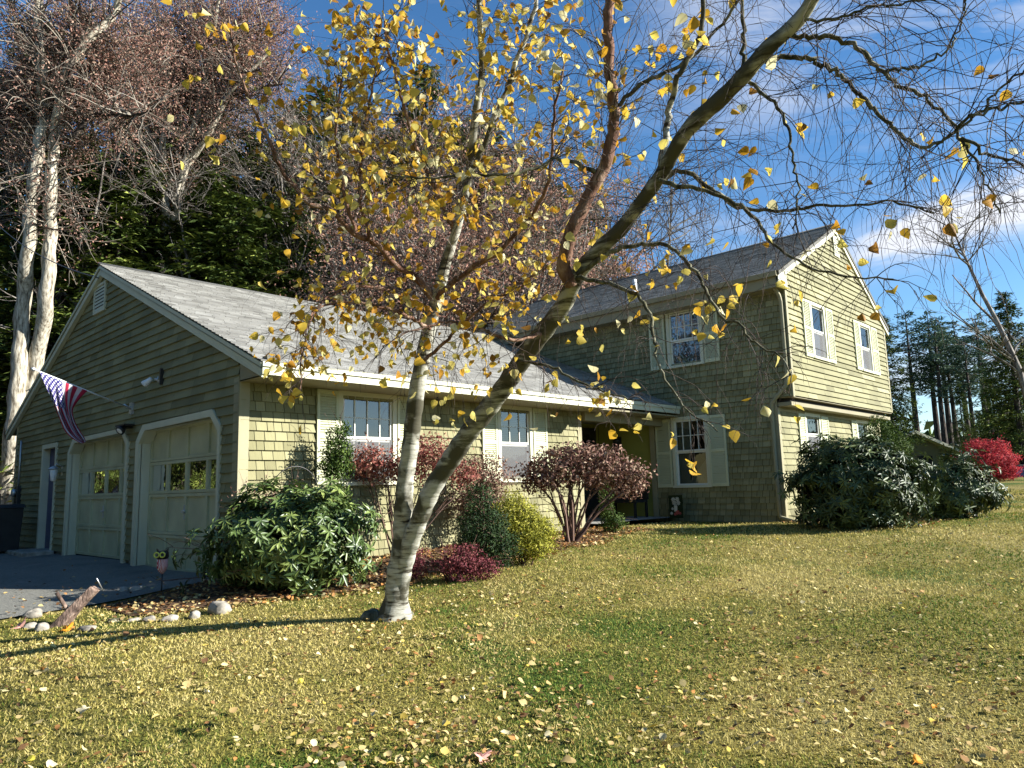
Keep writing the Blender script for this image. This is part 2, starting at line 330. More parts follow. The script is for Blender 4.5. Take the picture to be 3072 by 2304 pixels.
M['hydra'] = mat('withered brown red leaves', (.25,.13,.1), .8, .15, tint=[(.08,.035,.028),(.17,.085,.065),(.28,.17,.125),(.42,.32,.22)], trans=.2)
M['barberry'] = mat('crimson barberry leaves', (.25,.03,.05), .7, .2, tint=[(.06,.014,.02),(.16,.035,.045),(.30,.10,.09)], trans=.25)
M['firebush'] = mat('bright red bush leaves', (.6,.03,.05), .7, .2, tint=[(.12,.012,.02),(.30,.02,.035),(.48,.05,.06),(.58,.14,.12)], trans=.35)
M['stem'] = mat('shrub stems', (.09,.05,.04), .8, .15, tint=[(.05,.028,.022),(.12,.07,.05),(.2,.13,.1)])
M['stone'] = mat('field stone', (.4,.38,.33), .85, .2, ramp=(7,[(.3,(.12,.11,.09)),(.5,(.30,.27,.22)),(.7,(.46,.42,.35))]), bump=(14,.6))
M['oldwood'] = mat('weathered wood', (.18,.13,.1), .9, .1, ramp=(9,[(.35,(.04,.03,.025)),(.55,(.19,.13,.10)),(.7,(.40,.30,.23))]), bump=(9,.8,(6,6,.8)))
# ------------------------------------------------------------------ setting: ground
rr = np.concatenate([[0], .4*1.045**np.arange(168)]); na = 220
th = np.linspace(0, 2*np.pi, na, endpoint=False); RR, TH = np.meshgrid(rr[1:], th, indexing='ij')
X = RR*np.cos(TH); Y = RR*np.sin(TH); V = np.concatenate([[(0,0,h(0,0))], np.stack([X, Y, H(X, Y)], -1).reshape(-1, 3)])
i = 1+np.arange(len(rr)-2)[:, None]*na+np.arange(na)[None]; j = 1+np.arange(len(rr)-2)[:, None]*na+(np.arange(na)[None]+1) % na
F4 = np.stack([i, i+na, j+na, j], -1).reshape(-1, 4); k = np.arange(na); F3 = np.stack([np.zeros(na, int), 1+k, 1+(k+1) % na], 1)
tag(mesh_np('ground', V, [F4, F3], M['ground'], smooth=True), kind='structure')
def sheet(name, edge0, edge1, xs, m_, lift=.012, ny=40):
    """sheet over the ground between y=edge0(x) and y=edge1(x)"""
    xs = np.asarray(xs, float); t = np.linspace(0, 1, ny)
    Y0 = np.array([edge0(x) for x in xs]); Y1 = np.array([edge1(x) for x in xs]); Yg = Y0[:, None]*(1-t)+Y1[:, None]*t; Xg = np.repeat(xs[:, None], ny, 1)
    V = np.stack([Xg, Yg, H(Xg, Yg)+lift], -1).reshape(-1, 3); n = len(xs); i = np.arange(n-1)[:, None]*ny+np.arange(ny-1)[None]
    F = np.stack([i, i+ny, i+ny+1, i+1], -1).reshape(-1, 4); return tag(mesh_np(name, V, F, m_, smooth=True), kind='structure')
sheet('driveway', lambda x: 9.32+.10*math.sin(x*.9)-.02*max(0, 2.5-x)**2, lambda x: 24, np.linspace(-9, 4.62, 50), M['asphalt'], .02, 60)
def bed_edge(x):   # lawn side edge of the planted bed along the house
    if x < 4.4: return 7.55+.5*(4.4-x)**1.0*.9
    if x < 8: return 7.35+.12*math.sin(x*2)
    return 7.35+.17*(x-8)+.1*math.sin(x*3)
sheet('planting_bed', bed_edge, lambda x: 9.24, np.linspace(2.9, 11.7, 60), M['mulch'], .014, 16)
sheet('planting_bed', lambda x: 4.45+.25*math.sin(x*1.2), lambda x: 6.38, np.linspace(14.6, 21.5, 30), M['mulch'], .014, 12)
sheet('porch_floor', lambda x: 8.85, lambda x: 11.0, np.linspace(11.82, 14.8, 12), M['conc'], .10, 8)
# ------------------------------------------------------------------ house
Zv = np.array([0, 0, 1.])
class Pl:
    """a local frame on a wall or roof: u along, v up, n out"""
    def __init__(s, O, u, v, n): s.O = np.array(O, float); s.u = np.array(u, float); s.v = np.array(v, float); s.n = np.array(n, float)
    def p(s, a, b, d=0): return s.O+s.u*a+s.v*b+s.n*d
    def box(s, mb, a0, a1, b0, b1, d0, d1, t=0.): mb.prism([s.p(a0,b0,d0), s.p(a1,b0,d0), s.p(a1,b1,d0), s.p(a0,b1,d0)], s.n*(d1-d0), t)
def clip(poly, ol):
    """clip polygon (list of (u,v)) by convex counter-clockwise outline"""
    for i in range(len(ol)):
        a, b = ol[i], ol[(i+1) % len(ol)]; out = []
        def ins(p): return (b[0]-a[0])*(p[1]-a[1])-(b[1]-a[1])*(p[0]-a[0])
        for j in range(len(poly)):
            p, q = poly[j], poly[(j+1) % len(poly)]; ip, iq = ins(p), ins(q)
            if ip >= -1e-9: out.append(p)
            if (ip > 1e-9 and iq < -1e-9) or (ip < -1e-9 and iq > 1e-9):
                t = ip/(ip-iq); out.append((p[0]+(q[0]-p[0])*t, p[1]+(q[1]-p[1])*t))
        poly = out
        if len(poly) < 3: return []
    return poly
def clad(name, pl, ol, holes, m_, parent, expo=.13, wmin=.09, wmax=.19, butt=.034, gap=.009, backing=True, v0=None, seed=1, rowjit=.0):
    rg = random.Random(seed); mb = MB(); us = [p[0] for p in ol]; vs_ = [p[1] for p in ol]; u0, u1 = min(us), max(us); vv0, vv1 = min(vs_), max(vs_)
    if backing:
        xs = sorted({u0, u1, *[hh[0] for hh in holes], *[hh[1] for hh in holes]}); zs = sorted({vv0, vv1, *[hh[2] for hh in holes], *[hh[3] for hh in holes]})
        for a in range(len(xs)-1):
            for b in range(len(zs)-1):
                cx, cz = (xs[a]+xs[a+1])/2, (zs[b]+zs[b+1])/2
                if any(hh[0] < cx < hh[1] and hh[2] < cz < hh[3] for hh in holes): continue
                q = clip([(xs[a],zs[b]),(xs[a+1],zs[b]),(xs[a+1],zs[b+1]),(xs[a],zs[b+1])], ol)
                if len(q) >= 3: mb.add([pl.p(x, z, 0) for x, z in q], [tuple(range(len(q)))], -1.)
    v = vv0 if v0 is None else v0
    while v < vv1:
        vt = v+expo; segs = [(u0, u1)]
        for hh in holes:
            if hh[2] < v+expo*.5 < hh[3]:
                ns = []
                for a, b in segs:
                    if hh[1] <= a or hh[0] >= b: ns.append((a, b)); continue
                    if hh[0] > a: ns.append((a, hh[0]))
                    if hh[1] < b: ns.append((hh[1], b))
                segs = ns
        rt = rg.random()*rowjit
        for a, b in segs:
            x = a-rg.random()*wmax*.5
            while x < b:
                wd = rg.uniform(wmin, wmax); l, r_ = max(a, x), min(b, x+wd-gap); x += wd
                if r_-l < .01: continue
                q = clip([(l, v), (r_, v), (r_, vt), (l, vt)], ol)
                if len(q) < 3: continue
                bt = butt*rg.uniform(.9, 1.1)
                pts = [pl.p(xx, zz, bt-(bt-.005)*(zz-v)/expo) for xx, zz in q]; tt = min(1, max(0, rg.gauss(.5, .25)+rt)); fs = [tuple(range(len(q)))]
                bi = [k for k in range(len(q)) if abs(q[k][1]-v) < 1e-6]
                if len(bi) == 2:
                    lx, rx = sorted((q[bi[0]][0], q[bi[1]][0])); n = len(pts); pts += [pl.p(lx, v, 0), pl.p(rx, v, 0), pl.p(lx, v, bt), pl.p(rx, v, bt)]
                    fs.append((n, n+1, n+3, n+2))
                mb.add(pts, fs, tt)
        v += expo
    me_o = mb.build(name, m_, parent); me = me_o.data; me.materials.append(M['conc'] if False else MJ)
    me.polygons.foreach_set('material_index', [1 if t < 0 else 0 for t in mb.t]); return me_o
MJ = mat('shaded shingle joints', (.09,.085,.05), .9, .1, noise=(3,.1))
HZ = -1.1
house = thing('house', 'olive shingled house with attached two-door garage and taller gabled wing', 'house', (8, 12, HZ))
A0 = Pl((4.5,0,0), (0,1,0), (0,0,1), (-1,0,0))      # garage gable, u = Y
A1 = Pl((0,9.22,0), (1,0,0), (0,0,1), (0,-1,0))     # garage side, u = X
B0 = Pl((14.8,0,0), (0,1,0), (0,0,1), (-1,0,0))     # tall wing front, u = Y
B1 = Pl((0,6.35,0), (1,0,0), (0,0,1), (0,-1,0))     # tall wing lower gable wall
B2 = Pl((0,6.0,0), (1,0,0), (0,0,1), (0,-1,0))      # tall wing upper gable wall
RX0, RYE, RYR, RZE, RZR = 4.40, 8.45, 14.84, 1.67, 4.43
SL = (RZR-RZE)/(RYR-RYE)
def ccw(ol):
    a = sum(ol[i][0]*ol[(i+1) % len(ol)][1]-ol[(i+1) % len(ol)][0]*ol[i][1] for i in range(len(ol))); return ol if a > 0 else ol[::-1]
D1 = (13.22, 16.27, -1.2, 1.12); D2 = (9.76, 12.64, -1.2, 1.10); SD = (17.25, 18.12, -1.0, 1.10)
W1 = (6.08, 7.0, .15, 1.43); W2 = (9.43, 10.21, .15, 1.43)
def zr(y): return RZR-SL*abs(y-RYR)-.10
def holes_of(*ws): return [tuple(w_) for w_ in ws]
# garage gable wall
clad('gable_wall', A0, ccw([(9.22,-1.0),(20.5,-1.0),(20.5,zr(20.5)),(RYR,zr(RYR)),(9.22,zr(9.22))]), holes_of(D1, D2, SD), M['siding'], house, wmin=.35, wmax=1.2, gap=.005, seed=3)
clad('side_wall', A1, ccw([(4.5,-.99),(11.8,-.99),(11.8,1.52),(4.5,1.52)]), holes_of(W1, W2), M['siding'], house, expo=.132, seed=4)
UW = (8.0, 8.78, 2.70, 3.93); LW = (8.02, 8.80, -.06, 1.42)
clad('front_wall', B0, ccw([(6.35,-.86),(9.33,-.86),(9.33,1.70),(6.35,1.70)]), holes_of(LW), M['siding'], house, seed=5)
clad('upper_front_wall', B0, ccw([(6.0,1.71),(15.6,1.71),(15.6,4.22),(6.0,4.22)]), holes_of(UW), M['siding'], house, seed=6)
GL1 = (16.23, 16.97, .55, 1.39); GL2 = (19.53, 20.25, .55, 1.39)
clad('lower_gable_wall', B1, ccw([(14.8,-.86),(21.3,-.86),(21.3,1.5),(14.8,1.5)]), holes_of(GL1, GL2), M['siding'], house, wmin=.2, wmax=.5, seed=7)
GU1 = (16.15, 16.86, 2.69, 3.86); GU2 = (19.31, 20.03, 2.71, 3.86)
PX, PZ, EX0, EZ0, EX1, EZ1 = 18.12, 6.2, 14.43, 4.30, 21.6, 4.08
def z2(x): return (PZ-(PX-x)*(PZ-EZ0)/(PX-EX0) if x < PX else PZ-(x-PX)*(PZ-EZ1)/(EX1-PX))-.09
clad('upper_gable_wall', B2, ccw([(14.8,1.72),(21.35,1.72),(21.35,z2(21.35)),(PX,z2(PX)),(14.8,z2(14.8))]), holes_of(GU1, GU2), M['siding'], house, expo=.125, wmin=.35, wmax=1.1, gap=.004, seed=8)
# plain hidden sides and porch walls
mb = MB()
mb.box((4.5,20.38,-1.2),(14.8,20.5,zr(20.5))); mb.build('far_wall', M['siding'], house)
mb = MB(); mb.box((21.18,6.4,-1),(21.3,16,4.2)); mb.build('back_wall', M['siding'], house); mb = MB(); mb.box((14.8,15.9,-1),(21.3,16.0,4.2)); mb.build('end_wall', M['siding'], house)
mb = MB(); mb.box((11.68,9.24,-1),(11.8,11.0,1.52))
mb.build('hidden_wall', M['siding'], house); mb = MB()
mb.prism([(14.82,9.36,-1),(14.82,11.0,-1),(14.82,11.0,1.6),(14.82,9.36,1.6)], (.1,0,0)); mb.build('porch_wall', M['porch_wall'], house); mb = MB()
mb.box((11.8,11.0,-1),(14.8,11.1,1.55))
mb.build('porch_wall', M['porch_wall'], house)
mb = MB(); mb.box((4.56,9.24,-1.3),(11.79,9.4,-.985)); mb.build('foundation', M['conc'], house); mb = MB(); mb.box((14.82,6.37,-1.3),(21.3,6.5,-.855)); mb.build('foundation', M['conc'], house); mb = MB(); mb.box((14.84,6.4,-1.3),(15,9.3,-.85)); mb.build('foundation', M['conc'], house); mb = MB(); mb.box((4.53,9.3,-1.3),(4.62,9.70,-1.0)); mb.build('foundation', M['conc'], house); mb = MB(); mb.box((4.53,12.7,-1.3),(4.62,13.1,-1.0)); mb.build('foundation', M['conc'], house); mb = MB(); mb.box((4.53,16.4,-1.3),(4.62,20.45,-1.0))
mb.build('foundation', M['conc'], house)
# floors inside so the rooms are closed and dim
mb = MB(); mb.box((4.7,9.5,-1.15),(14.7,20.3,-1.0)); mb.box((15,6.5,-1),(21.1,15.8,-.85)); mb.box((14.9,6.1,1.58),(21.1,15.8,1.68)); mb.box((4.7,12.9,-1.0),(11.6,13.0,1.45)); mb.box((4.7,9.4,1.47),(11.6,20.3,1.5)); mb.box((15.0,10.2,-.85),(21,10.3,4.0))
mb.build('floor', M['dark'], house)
# roofs
def slope(name, O, u, v, nrm, L, W, ol, m_, seed, expo=.13):
    pl = Pl(O, u, v, nrm); return clad(name, pl, ol, [], m_, house, expo=expo, wmin=.14, wmax=.34, butt=.020, gap=.006, backing=True, seed=seed, rowjit=.12)
cs = 1/math.hypot(1, SL); sn = SL*cs; Ls = (RYR-RYE)/cs
mbr = MB()
t_ = .10
mbr.prism([(RX0,RYE,RZE-.012),(RX0,RYR,RZR-.012),(RX0,RYR,RZR-t_),(RX0,RYE,RZE-t_)], (11.72-RX0,0,0))
mbr.prism([(11.72,8.66,RZE-.012+.21*SL),(11.72,RYR,RZR-.012),(11.72,RYR,RZR-t_),(11.72,8.66,RZE-t_+.21*SL)], (3.06,0,0))
mbr.prism([(RX0,RYR,RZR),(RX0,21.16,RZR-SL*(21.16-RYR)),(RX0,21.16,RZR-SL*(21.16-RYR)-t_),(RX0,RYR,RZR-t_)], (10.38,0,0))
mbr.build('roof_deck', M['soffit'], house)
dv = .21/cs
ol = [(0,0),(11.72-RX0,0),(11.72-RX0,dv),(14.78-RX0,dv),(14.78-RX0,Ls),(0,Ls)]
g1 = slope('garage_roof', (RX0-.03,RYE-.03,RZE-.013), (1,0,0), (0,cs,sn), (0,-sn,cs), 1, 1, [(0,0),(11.75-RX0,0),(11.75-RX0,Ls),(0,Ls)], M['roof'], 11)
slope('porch_roof', (11.74,8.64,RZE-.013+.19*SL), (1,0,0), (0,cs,sn), (0,-sn,cs), 1, 1, [(0,0),(3.04,0),(3.04,Ls-dv),(0,Ls-dv)], M['roof'], 12)
mb = MB(); mb.tube([(RX0-.03,RYR,RZR+.0),(14.9,RYR,RZR+.0)], .045, 6); mb.build('ridge_cap', M['roof'], house)
# tall wing roof
dx = PX-EX0; dz = PZ-EZ0; l2 = math.hypot(dx, dz)
slope('tall_roof', (EX0-.03, 15.9, EZ0-.015), (0,-1,0), (dx/l2,0,dz/l2), (-dz/l2,0,dx/l2), 1, 1, [(0,0),(15.9-5.90,0),(15.9-5.90,l2),(0,l2)], M['roof'], 13)
dx3 = EX1-PX; dz3 = PZ-EZ1; l3 = math.hypot(dx3, dz3)
mb = MB()
mb.prism([(EX0,5.92,EZ0-.013),(PX,5.92,PZ-.013),(PX,5.92,PZ-.10),(EX0,5.92,EZ0-.10)], (0,10,0))
mb.prism([(PX,5.92,PZ),(EX1,5.92,EZ1),(EX1,5.92,EZ1-.09),(PX,5.92,PZ-.09)], (0,10,0))
mb.build('roof_deck', M['roof'], house)
mb = MB(); mb.tube([(PX,5.89,PZ+.005),(PX,15.9,PZ+.005)], .045, 6); mb.build('ridge_cap', M['roof'], house)
mb = MB(); mb.tube([(15.75,10.3,4.85),(15.75,10.3,5.32)], .055, 10); mb.lathe((15.75,10.3,4.93), [(.13,0),(.13,.015),(.065,.1)], 10)
mb.build('vent_pipe', M['whiteplastic'], house)
# trims -------------------------------------------------
mb = MB()   # rake boards of the garage gable
bw = .19
for s_, y1_, z1_ in ((0, RYE, RZE), (1, 21.16, RZR-SL*(21.16-RYR))):
    a = np.array([RX0+.0, y1_, z1_-.02]); b = np.array([RX0+.0, RYR, RZR-.02]); mb.prism([a, b, b-Zv*bw, a-Zv*bw], (.075,0,0))
    a2, b2 = a+[-.022,0,0], b+[-.022,0,0]; mb.prism([a2, b2, b2-Zv*.06, a2-Zv*.06], (.02,0,0))
mb.build('rake_board', M['trim'], house)
mb = MB()
mb.box((RX0-.0,RYE-.025,RZE-.175),(11.72,RYE+.0,RZE-.03)); mb.box((RX0-.01,RYE-.05,RZE-.075),(11.73,RYE-.026,RZE-.018)); mb.build('fascia', M['trim'], house)
mb = MB(); mb.box((11.73,8.62,RZE-.10),(14.76,8.655,RZE+.055)); mb.box((11.735,8.595,RZE+.0),(14.765,8.618,RZE+.068)); mb.build('fascia', M['trim'], house)
mb = MB(); mb.box((RX0+.08,RYE+.002,1.497),(11.72,9.215,1.515)); mb.box((11.8,8.66,1.50),(14.75,11.0,1.53)); mb.box((RX0+.08,RYE+.01,1.50),(4.49,9.2,1.75)); mb.box((11.82,9.1,1.32),(14.78,9.24,1.498)); mb.build('soffit', M['soffit'], house)
for pl_, q_ in ((A1,(4.475, 4.62, -1.0, 1.50, .0, .034)),(A0,(9.20, 9.34, -1.0, 1.56, .0, .03)),(A1,(11.68, 11.80, -1.0, 1.5, 0, .034)),(A0,(20.38, 20.52, -1.0, 1.8, 0, .03)),(B0,(9.335, 9.47, -.86, 1.45, -.02, .04)),(B0,(6.335, 6.43, -.86, 1.68, 0, .034)),(B1,(14.765, 14.87, -.86, 1.5, 0, .034)),(B1,(14.87, 21.3, 1.43, 1.52, 0, .03)),(B2,(14.775, 14.86, 1.70, z2(14.86), 0, .034)),(B2,(21.28, 21.37, 1.72, z2(21.35)-.02, 0, .03)),(B1,(21.22, 21.32, -.8, 1.7, 0, .034))):
    mb = MB(); pl_.box(mb, *q_); mb.build('corner_board', M['corner'], house)
mb = MB()   # underside of the overhang
mb.box((14.79,6.0,1.69),(21.36,6.36,1.705)); mb.box((14.80,6.03,1.52),(21.3,6.33,1.60)); mb.build('soffit', M['soffit'], house)
mb = MB()   # rake boards tall gable
for x1_, z1_ in ((EX0, EZ0), (EX1, EZ1)):
    a = np.array([x1_, 5.94, z1_-.015]); b = np.array([PX, 5.94, PZ-.015]); mb.prism([a, b, b-Zv*.20, a-Zv*.20], (0,.055,0))
mb.prism([(EX0,5.94,EZ0-.2),(EX0,5.94,EZ0-.34),(14.86,5.94,EZ0-.34),(14.86,5.94,EZ0+.0)], (0,.055,0))
mb.build('rake_board', M['trim'], house)
mb = MB(); mb.box((EX0-.0,5.96,EZ0-.2),(EX0+.03,15.9,EZ0-.02)); mb.box((EX0,5.98,EZ0-.34),(14.79,15.8,EZ0-.20)); mb.build('soffit', M['soffit'], house)
mb = MB()   # gutter along the tall wing with downspout
gx = EX0-.10
mb.prism([(gx,5.95,EZ0-.02),(gx+.02,5.95,EZ0-.12),(gx+.095,5.95,EZ0-.12),(gx+.095,5.95,EZ0-.03),(gx+.08,5.95,EZ0-.03),(gx+.08,5.95,EZ0-.105),(gx+.035,5.95,EZ0-.105),(gx+.015,5.95,EZ0-.02)], (0,9.8,0))
mb.build('gutter', M['soffit'], house)
mb = MB(); mb.tube([(14.45,6.12,4.2),(14.52,6.12,4.05),(14.72,6.08,3.85),(14.745,6.06,3.7),(14.745,6.06,2.1),(14.735,6.10,1.92),(14.73,6.30,1.72),(14.735,6.42,1.6),(14.735,6.44,1.4),(14.735,6.44,-.6),(14.72,6.42,-.76),(14.66,6.1,-.84),(14.6,5.7,-.87)], .042, 8); mb.build('downspout', M['corner'], house)
mb = MB(); mb.box((14.72,6.4,3.1),(14.79,6.0,3.13)); 
# louvre vents
def vent(pl, a0, a1, b0, b1):
    mb = MB(); 
    for q in ((a0-.05,a0,b0-.05,b1+.05),(a1,a1+.05,b0-.05,b1+.05),(a0,a1,b0-.05,b0),(a0,a1,b1,b1+.05)): pl.box(mb, *q, .0, .05)
    v_ = mb.build('attic_vent', M['trim'], house); mb = MB(); pl.box(mb, a0, a1, b0, b1, .024, .03); mb.build('opening', M['dark'], v_)
    mb = MB(); n = 7
    for i in range(n):
        z = b0+(b1-b0)*(i+.5)/n; mb.prism([pl.p(a0,z-.03,.046), pl.p(a1,z-.03,.046), pl.p(a1,z+.02,.032), pl.p(a0,z+.02,.032)], pl.v*.008)
    mb.build('louver', M['trim'], v_)
vent(A0, 14.72, 15.26, 3.58, 4.05); vent(B2, 18.0, 18.24, 5.44, 5.86)
def window(pl, Wd, rail, upper=(3,2), lower=(0,0), blind=0, curtain=None, case=.075, scr=False, mm='trim'):
    a0, a1, b0, b1 = Wd; mb = MB()
    for q in ((a0-case,a0,b0-.0,b1+case),(a1,a1+case,b0-.0,b1+case),(a0,a1,b1,b1+case)): pl.box(mb, *q, -.01, .042)
    pl.box(mb, a0-case-.02, a1+case+.02, b0-.055, b0, -.01, .07)
    w_ = mb.build('window', M[mm], house)
    mb = MB(); f = .038
    for (c0, c1, dd) in ((rail, b1, .012), (b0, rail, -.008)):
        for q in ((a0,a0+f,c0,c1),(a1-f,a1,c0,c1),(a0+f,a1-f,c0,c0+f),(a0+f,a1-f,c1-f,c1)): pl.box(mb, *q, dd-.03, dd)
    for (nx, nz, c0, c1, dd) in ((upper[0], upper[1], rail, b1, .012), (lower[0], lower[1], b0, rail, -.008)):
        for i in range(1, nx): x = a0+(a1-a0)*i/nx; pl.box(mb, x-.008, x+.008, c0+f, c1-f, dd-.022, dd-.006)
        for i in range(1, nz): z = c0+(c1-c0)*i/nz; pl.box(mb, a0+f, a1-f, z-.008, z+.008, dd-.024, dd-.007)
    mb.build('sash', M['sash'], w_)
    mb = MB(); mb.add([pl.p(a0+f,rail+f,-.008), pl.p(a1-f,rail+f,-.008), pl.p(a1-f,b1-f,-.008), pl.p(a0+f,b1-f,-.008)], [(0,1,2,3)]); mb.add([pl.p(a0+f,b0+f,-.028), pl.p(a1-f,b0+f,-.028), pl.p(a1-f,rail-f,-.028), pl.p(a0+f,rail-f,-.028)], [(0,1,2,3)])
    mb.build('pane', M['glass'], w_)
    if scr: mb = MB(); mb.add([pl.p(a0+.01,b0+.01,.026), pl.p(a1-.01,b0+.01,.026), pl.p(a1-.01,rail,.026), pl.p(a0+.01,rail,.026)], [(0,1,2,3)]); mb.build('insect_screen', M['mesh'], w_)
    if blind:
        mb = MB(); z = b1-.03; zl = b0+(b1-b0)*(1-blind)
        while z > zl: mb.prism([pl.p(a0+.03,z,-.09), pl.p(a1-.03,z,-.09), pl.p(a1-.03,z-.022,-.075), pl.p(a0+.03,z-.022,-.075)], pl.v*.002); z -= .034
        mb.build('blind', M['blind'], w_)
    if curtain:
        mb = MB()
        for (poly) in curtain:   # pleated cloth: list of (u,z) bottom row and top row edges
            (l0, r0, zb), (l1, r1, zt) = poly; n = 40; vs = []; fs = []
            for j in range(9):
                tt = j/8; l = l0+(l1-l0)*tt; r_ = r0+(r1-r0)*tt; z = zb+(zt-zb)*tt
                for i in range(n+1): s_ = i/n; vs.append(pl.p(l+(r_-l)*s_, z, -.12+.018*math.sin(s_*46+j*.1)))
            for j in range(8):
                for i in range(n): k = j*(n+1)+i; fs.append((k, k+1, k+n+2, k+n+1))
            mb.add(vs, fs, 0, True)
        mb.build('curtain', M['curtain'], w_)
    return w_
def shutter(pl, a0, a1, b0, b1, m_='shutter'):
    mb = MB(); f = .045; d0, d1 = .02, .055
    for q in ((a0,a0+f,b0,b1),(a1-f,a1,b0,b1),(a0+f,a1-f,b0,b0+.07),(a0+f,a1-f,b1-.06,b1),(a0+f,a1-f,(b0+b1)/2-.03,(b0+b1)/2+.03)): pl.box(mb, *q, d0, d1)
    for (c0, c1) in ((b0+.07, (b0+b1)/2-.03), ((b0+b1)/2+.03, b1-.06)):
        n = int((c1-c0)/.036)
        for i in range(n):
            z = c0+(c1-c0)*(i+.5)/n; mb.prism([pl.p(a0+f,z-.018,d1-.004), pl.p(a1-f,z-.018,d1-.004), pl.p(a1-f,z+.014,d0+.008), pl.p(a0+f,z+.014,d0+.008)], pl.v*.007)
    pl.box(mb, a0+f, a1-f, b0+.07, b1-.06, d0, d0+.004)
    return mb.build('shutter', M[m_], house)
full = lambda W_: [((W_[0]-.02, W_[0]+.26, W_[2]), (W_[0]-.02, W_[0]+.36, W_[3])), ((W_[1]-.26, W_[1]+.02, W_[2]), (W_[1]-.36, W_[1]+.02, W_[3]))]
window(A1, W1, .79, (4,2), (4,2), scr=True, blind=0, curtain=[((6.06,6.5,.15),(6.06,6.6,1.43))], mm='trim'); window(A1, W2, .79, (3,2), (0,0), scr=True, blind=.52)
window(B0, LW, .70, (4,2), (0,0), curtain=[((8.0,8.62,-.06),(8.0,8.02,.62)), ((8.55,8.82,-.06),(8.40,8.82,1.42))]); window(B0, UW, 3.27, (4,2), (0,0), blind=.98)  # first LW curtain panel is added, a triangle shaped to imitate a bright reflection
window(B1, GL1, .98, (0,0), (0,0), scr=True, curtain=full(GL1)); window(B1, GL2, .98, (0,0), (0,0), scr=True, curtain=full(GL2))
window(B2, GU1, 3.28, (0,0), (0,0), scr=True, blind=.99); window(B2, GU2, 3.28, (0,0), (0,0), scr=True, blind=.99)
for a in ((A1,5.64,6.0,.12,1.49),(A1,7.08,7.44,.12,1.49),(A1,8.95,9.33,.12,1.49),(A1,10.30,10.70,.12,1.49),(B0,7.52,7.94,-.10,1.47),(B0,8.90,9.30,-.10,1.47),(B0,7.53,7.90,2.66,3.97),(B0,8.90,9.32,2.66,3.97),
          (B1,15.78,16.14,.50,1.43),(B1,17.07,17.50,.50,1.43),(B1,19.08,19.44,.50,1.43),(B1,20.35,20.85,.50,1.43),(B2,15.62,16.04,2.64,3.92),(B2,16.97,17.38,2.64,3.92),(B2,18.82,19.21,2.66,3.92),(B2,20.13,20.58,2.66,3.92)): shutter(*a)
# garage doors
def gdoor(Dd, zl, zrr, out0, out1, lab):
    a0, a1, b0, b1 = Dd; d = -.155; pl = A0; zb = h(4.4, (a0+a1)/2)+.02; ch = .24
    mb = MB(); rows = [zb, zb+.53, .055, .57, b1]; n = 4
    pl.box(mb, a0-.02, a1+.02, zb, .075, d-.04, d-.02); pl.box(mb, a0-.02, a1+.02, .55, b1, d-.04, d-.02)
    def fr(x0, x1, z0, z1): pl.box(mb, x0, x1, z0, z1, d-.0205, d+.012)
    for ri in range(4):
        z0, z1 = rows[ri], rows[ri+1]; fr(a0-.02, a1+.02, z0+.004, z0+.05); fr(a0-.02, a1+.02, z1-.05, z1-.004)
        for i in range(n+1):
            x = a0+(a1-a0)*i/n; hw = .035 if 0 < i < n else .06
            fr(max(a0-.02, x-hw), min(a1+.02, x+hw), z0+.05, z1-.05)
    dr = mb.build('garage_door', M['gdoor'], house)
    for i in range(n):
        x0 = a0+(a1-a0)*i/n+.036; x1 = a0+(a1-a0)*(i+1)/n-.036; mb = MB(); mb.add([pl.p(x0,.10,d-.012), pl.p(x1,.10,d-.012), pl.p(x1,.525,d-.012), pl.p(x0,.525,d-.012)], [(0,1,2,3)]); mb.build('pane', M['glass'], dr)
    mb = MB(); xm = (a0+a1)/2; pl.box(mb, xm-.012, xm+.012, -.34, -.12, d, d+.03); mb.lathe(pl.p(xm, -.22, d), [(.03,0),(.03,.02),(.018,.045)], 10, (-1,0,0)); pl.box(mb, xm-.06, xm+.06, -.235, -.205, d+.035, d+.045); mb.build('handle', M['galv'], dr)
    # trim with clipped top corners, plus jamb returns
    mb = MB(); w_ = .10
    def ring(o0, o1, z_t, z_c0, z_c1, c0, c1): return [(o0, zb-.06), (o0, z_c0), (o0+c0, z_t), (o1-c1, z_t-.02), (o1, z_c1), (o1, zb-.06)]
    O = ring(out0, out1, zl, zl-.24, zl-.27, .27, .27); I = ring(a0, a1, b1, b1-.22, b1-.22, .24, .24)
    for i in range(5):
        q = [O[i], O[i+1], I[i+1], I[i]]
        mb.prism([pl.p(x, z, -.01) for x, z in q], pl.n*.06)
        q2 = [pl.p(*I[i], 0), pl.p(*I[i+1], 0), pl.p(*I[i+1], d-.005), pl.p(*I[i], d-.005)]; ctr = np.array([I[i][0]-I[i+1][0], I[i][1]-I[i+1][1]]); nn = np.array([ctr[1], -ctr[0]])/np.linalg.norm(ctr)*.015
        mb.prism(q2, pl.u*nn[0]+pl.v*nn[1])
    # filled corners behind the clipped trim
    mb.prism([pl.p(a0-.01, b1-.23, d+.003), pl.p(a0-.01, b1+.01, d+.003), pl.p(a0+.25, b1+.01, d+.003)], pl.n*.02); mb.prism([pl.p(a1+.01, b1-.23, d+.003), pl.p(a1+.01, b1+.01, d+.003), pl.p(a1-.25, b1+.01, d+.003)], pl.n*.02)
    mb.build('door_trim', M['trim'], house)
gdoor(D1, 1.20, 1.2, 13.12, 16.39, ''); gdoor(D2, 1.20, 1.2, 9.69, 12.76, '')
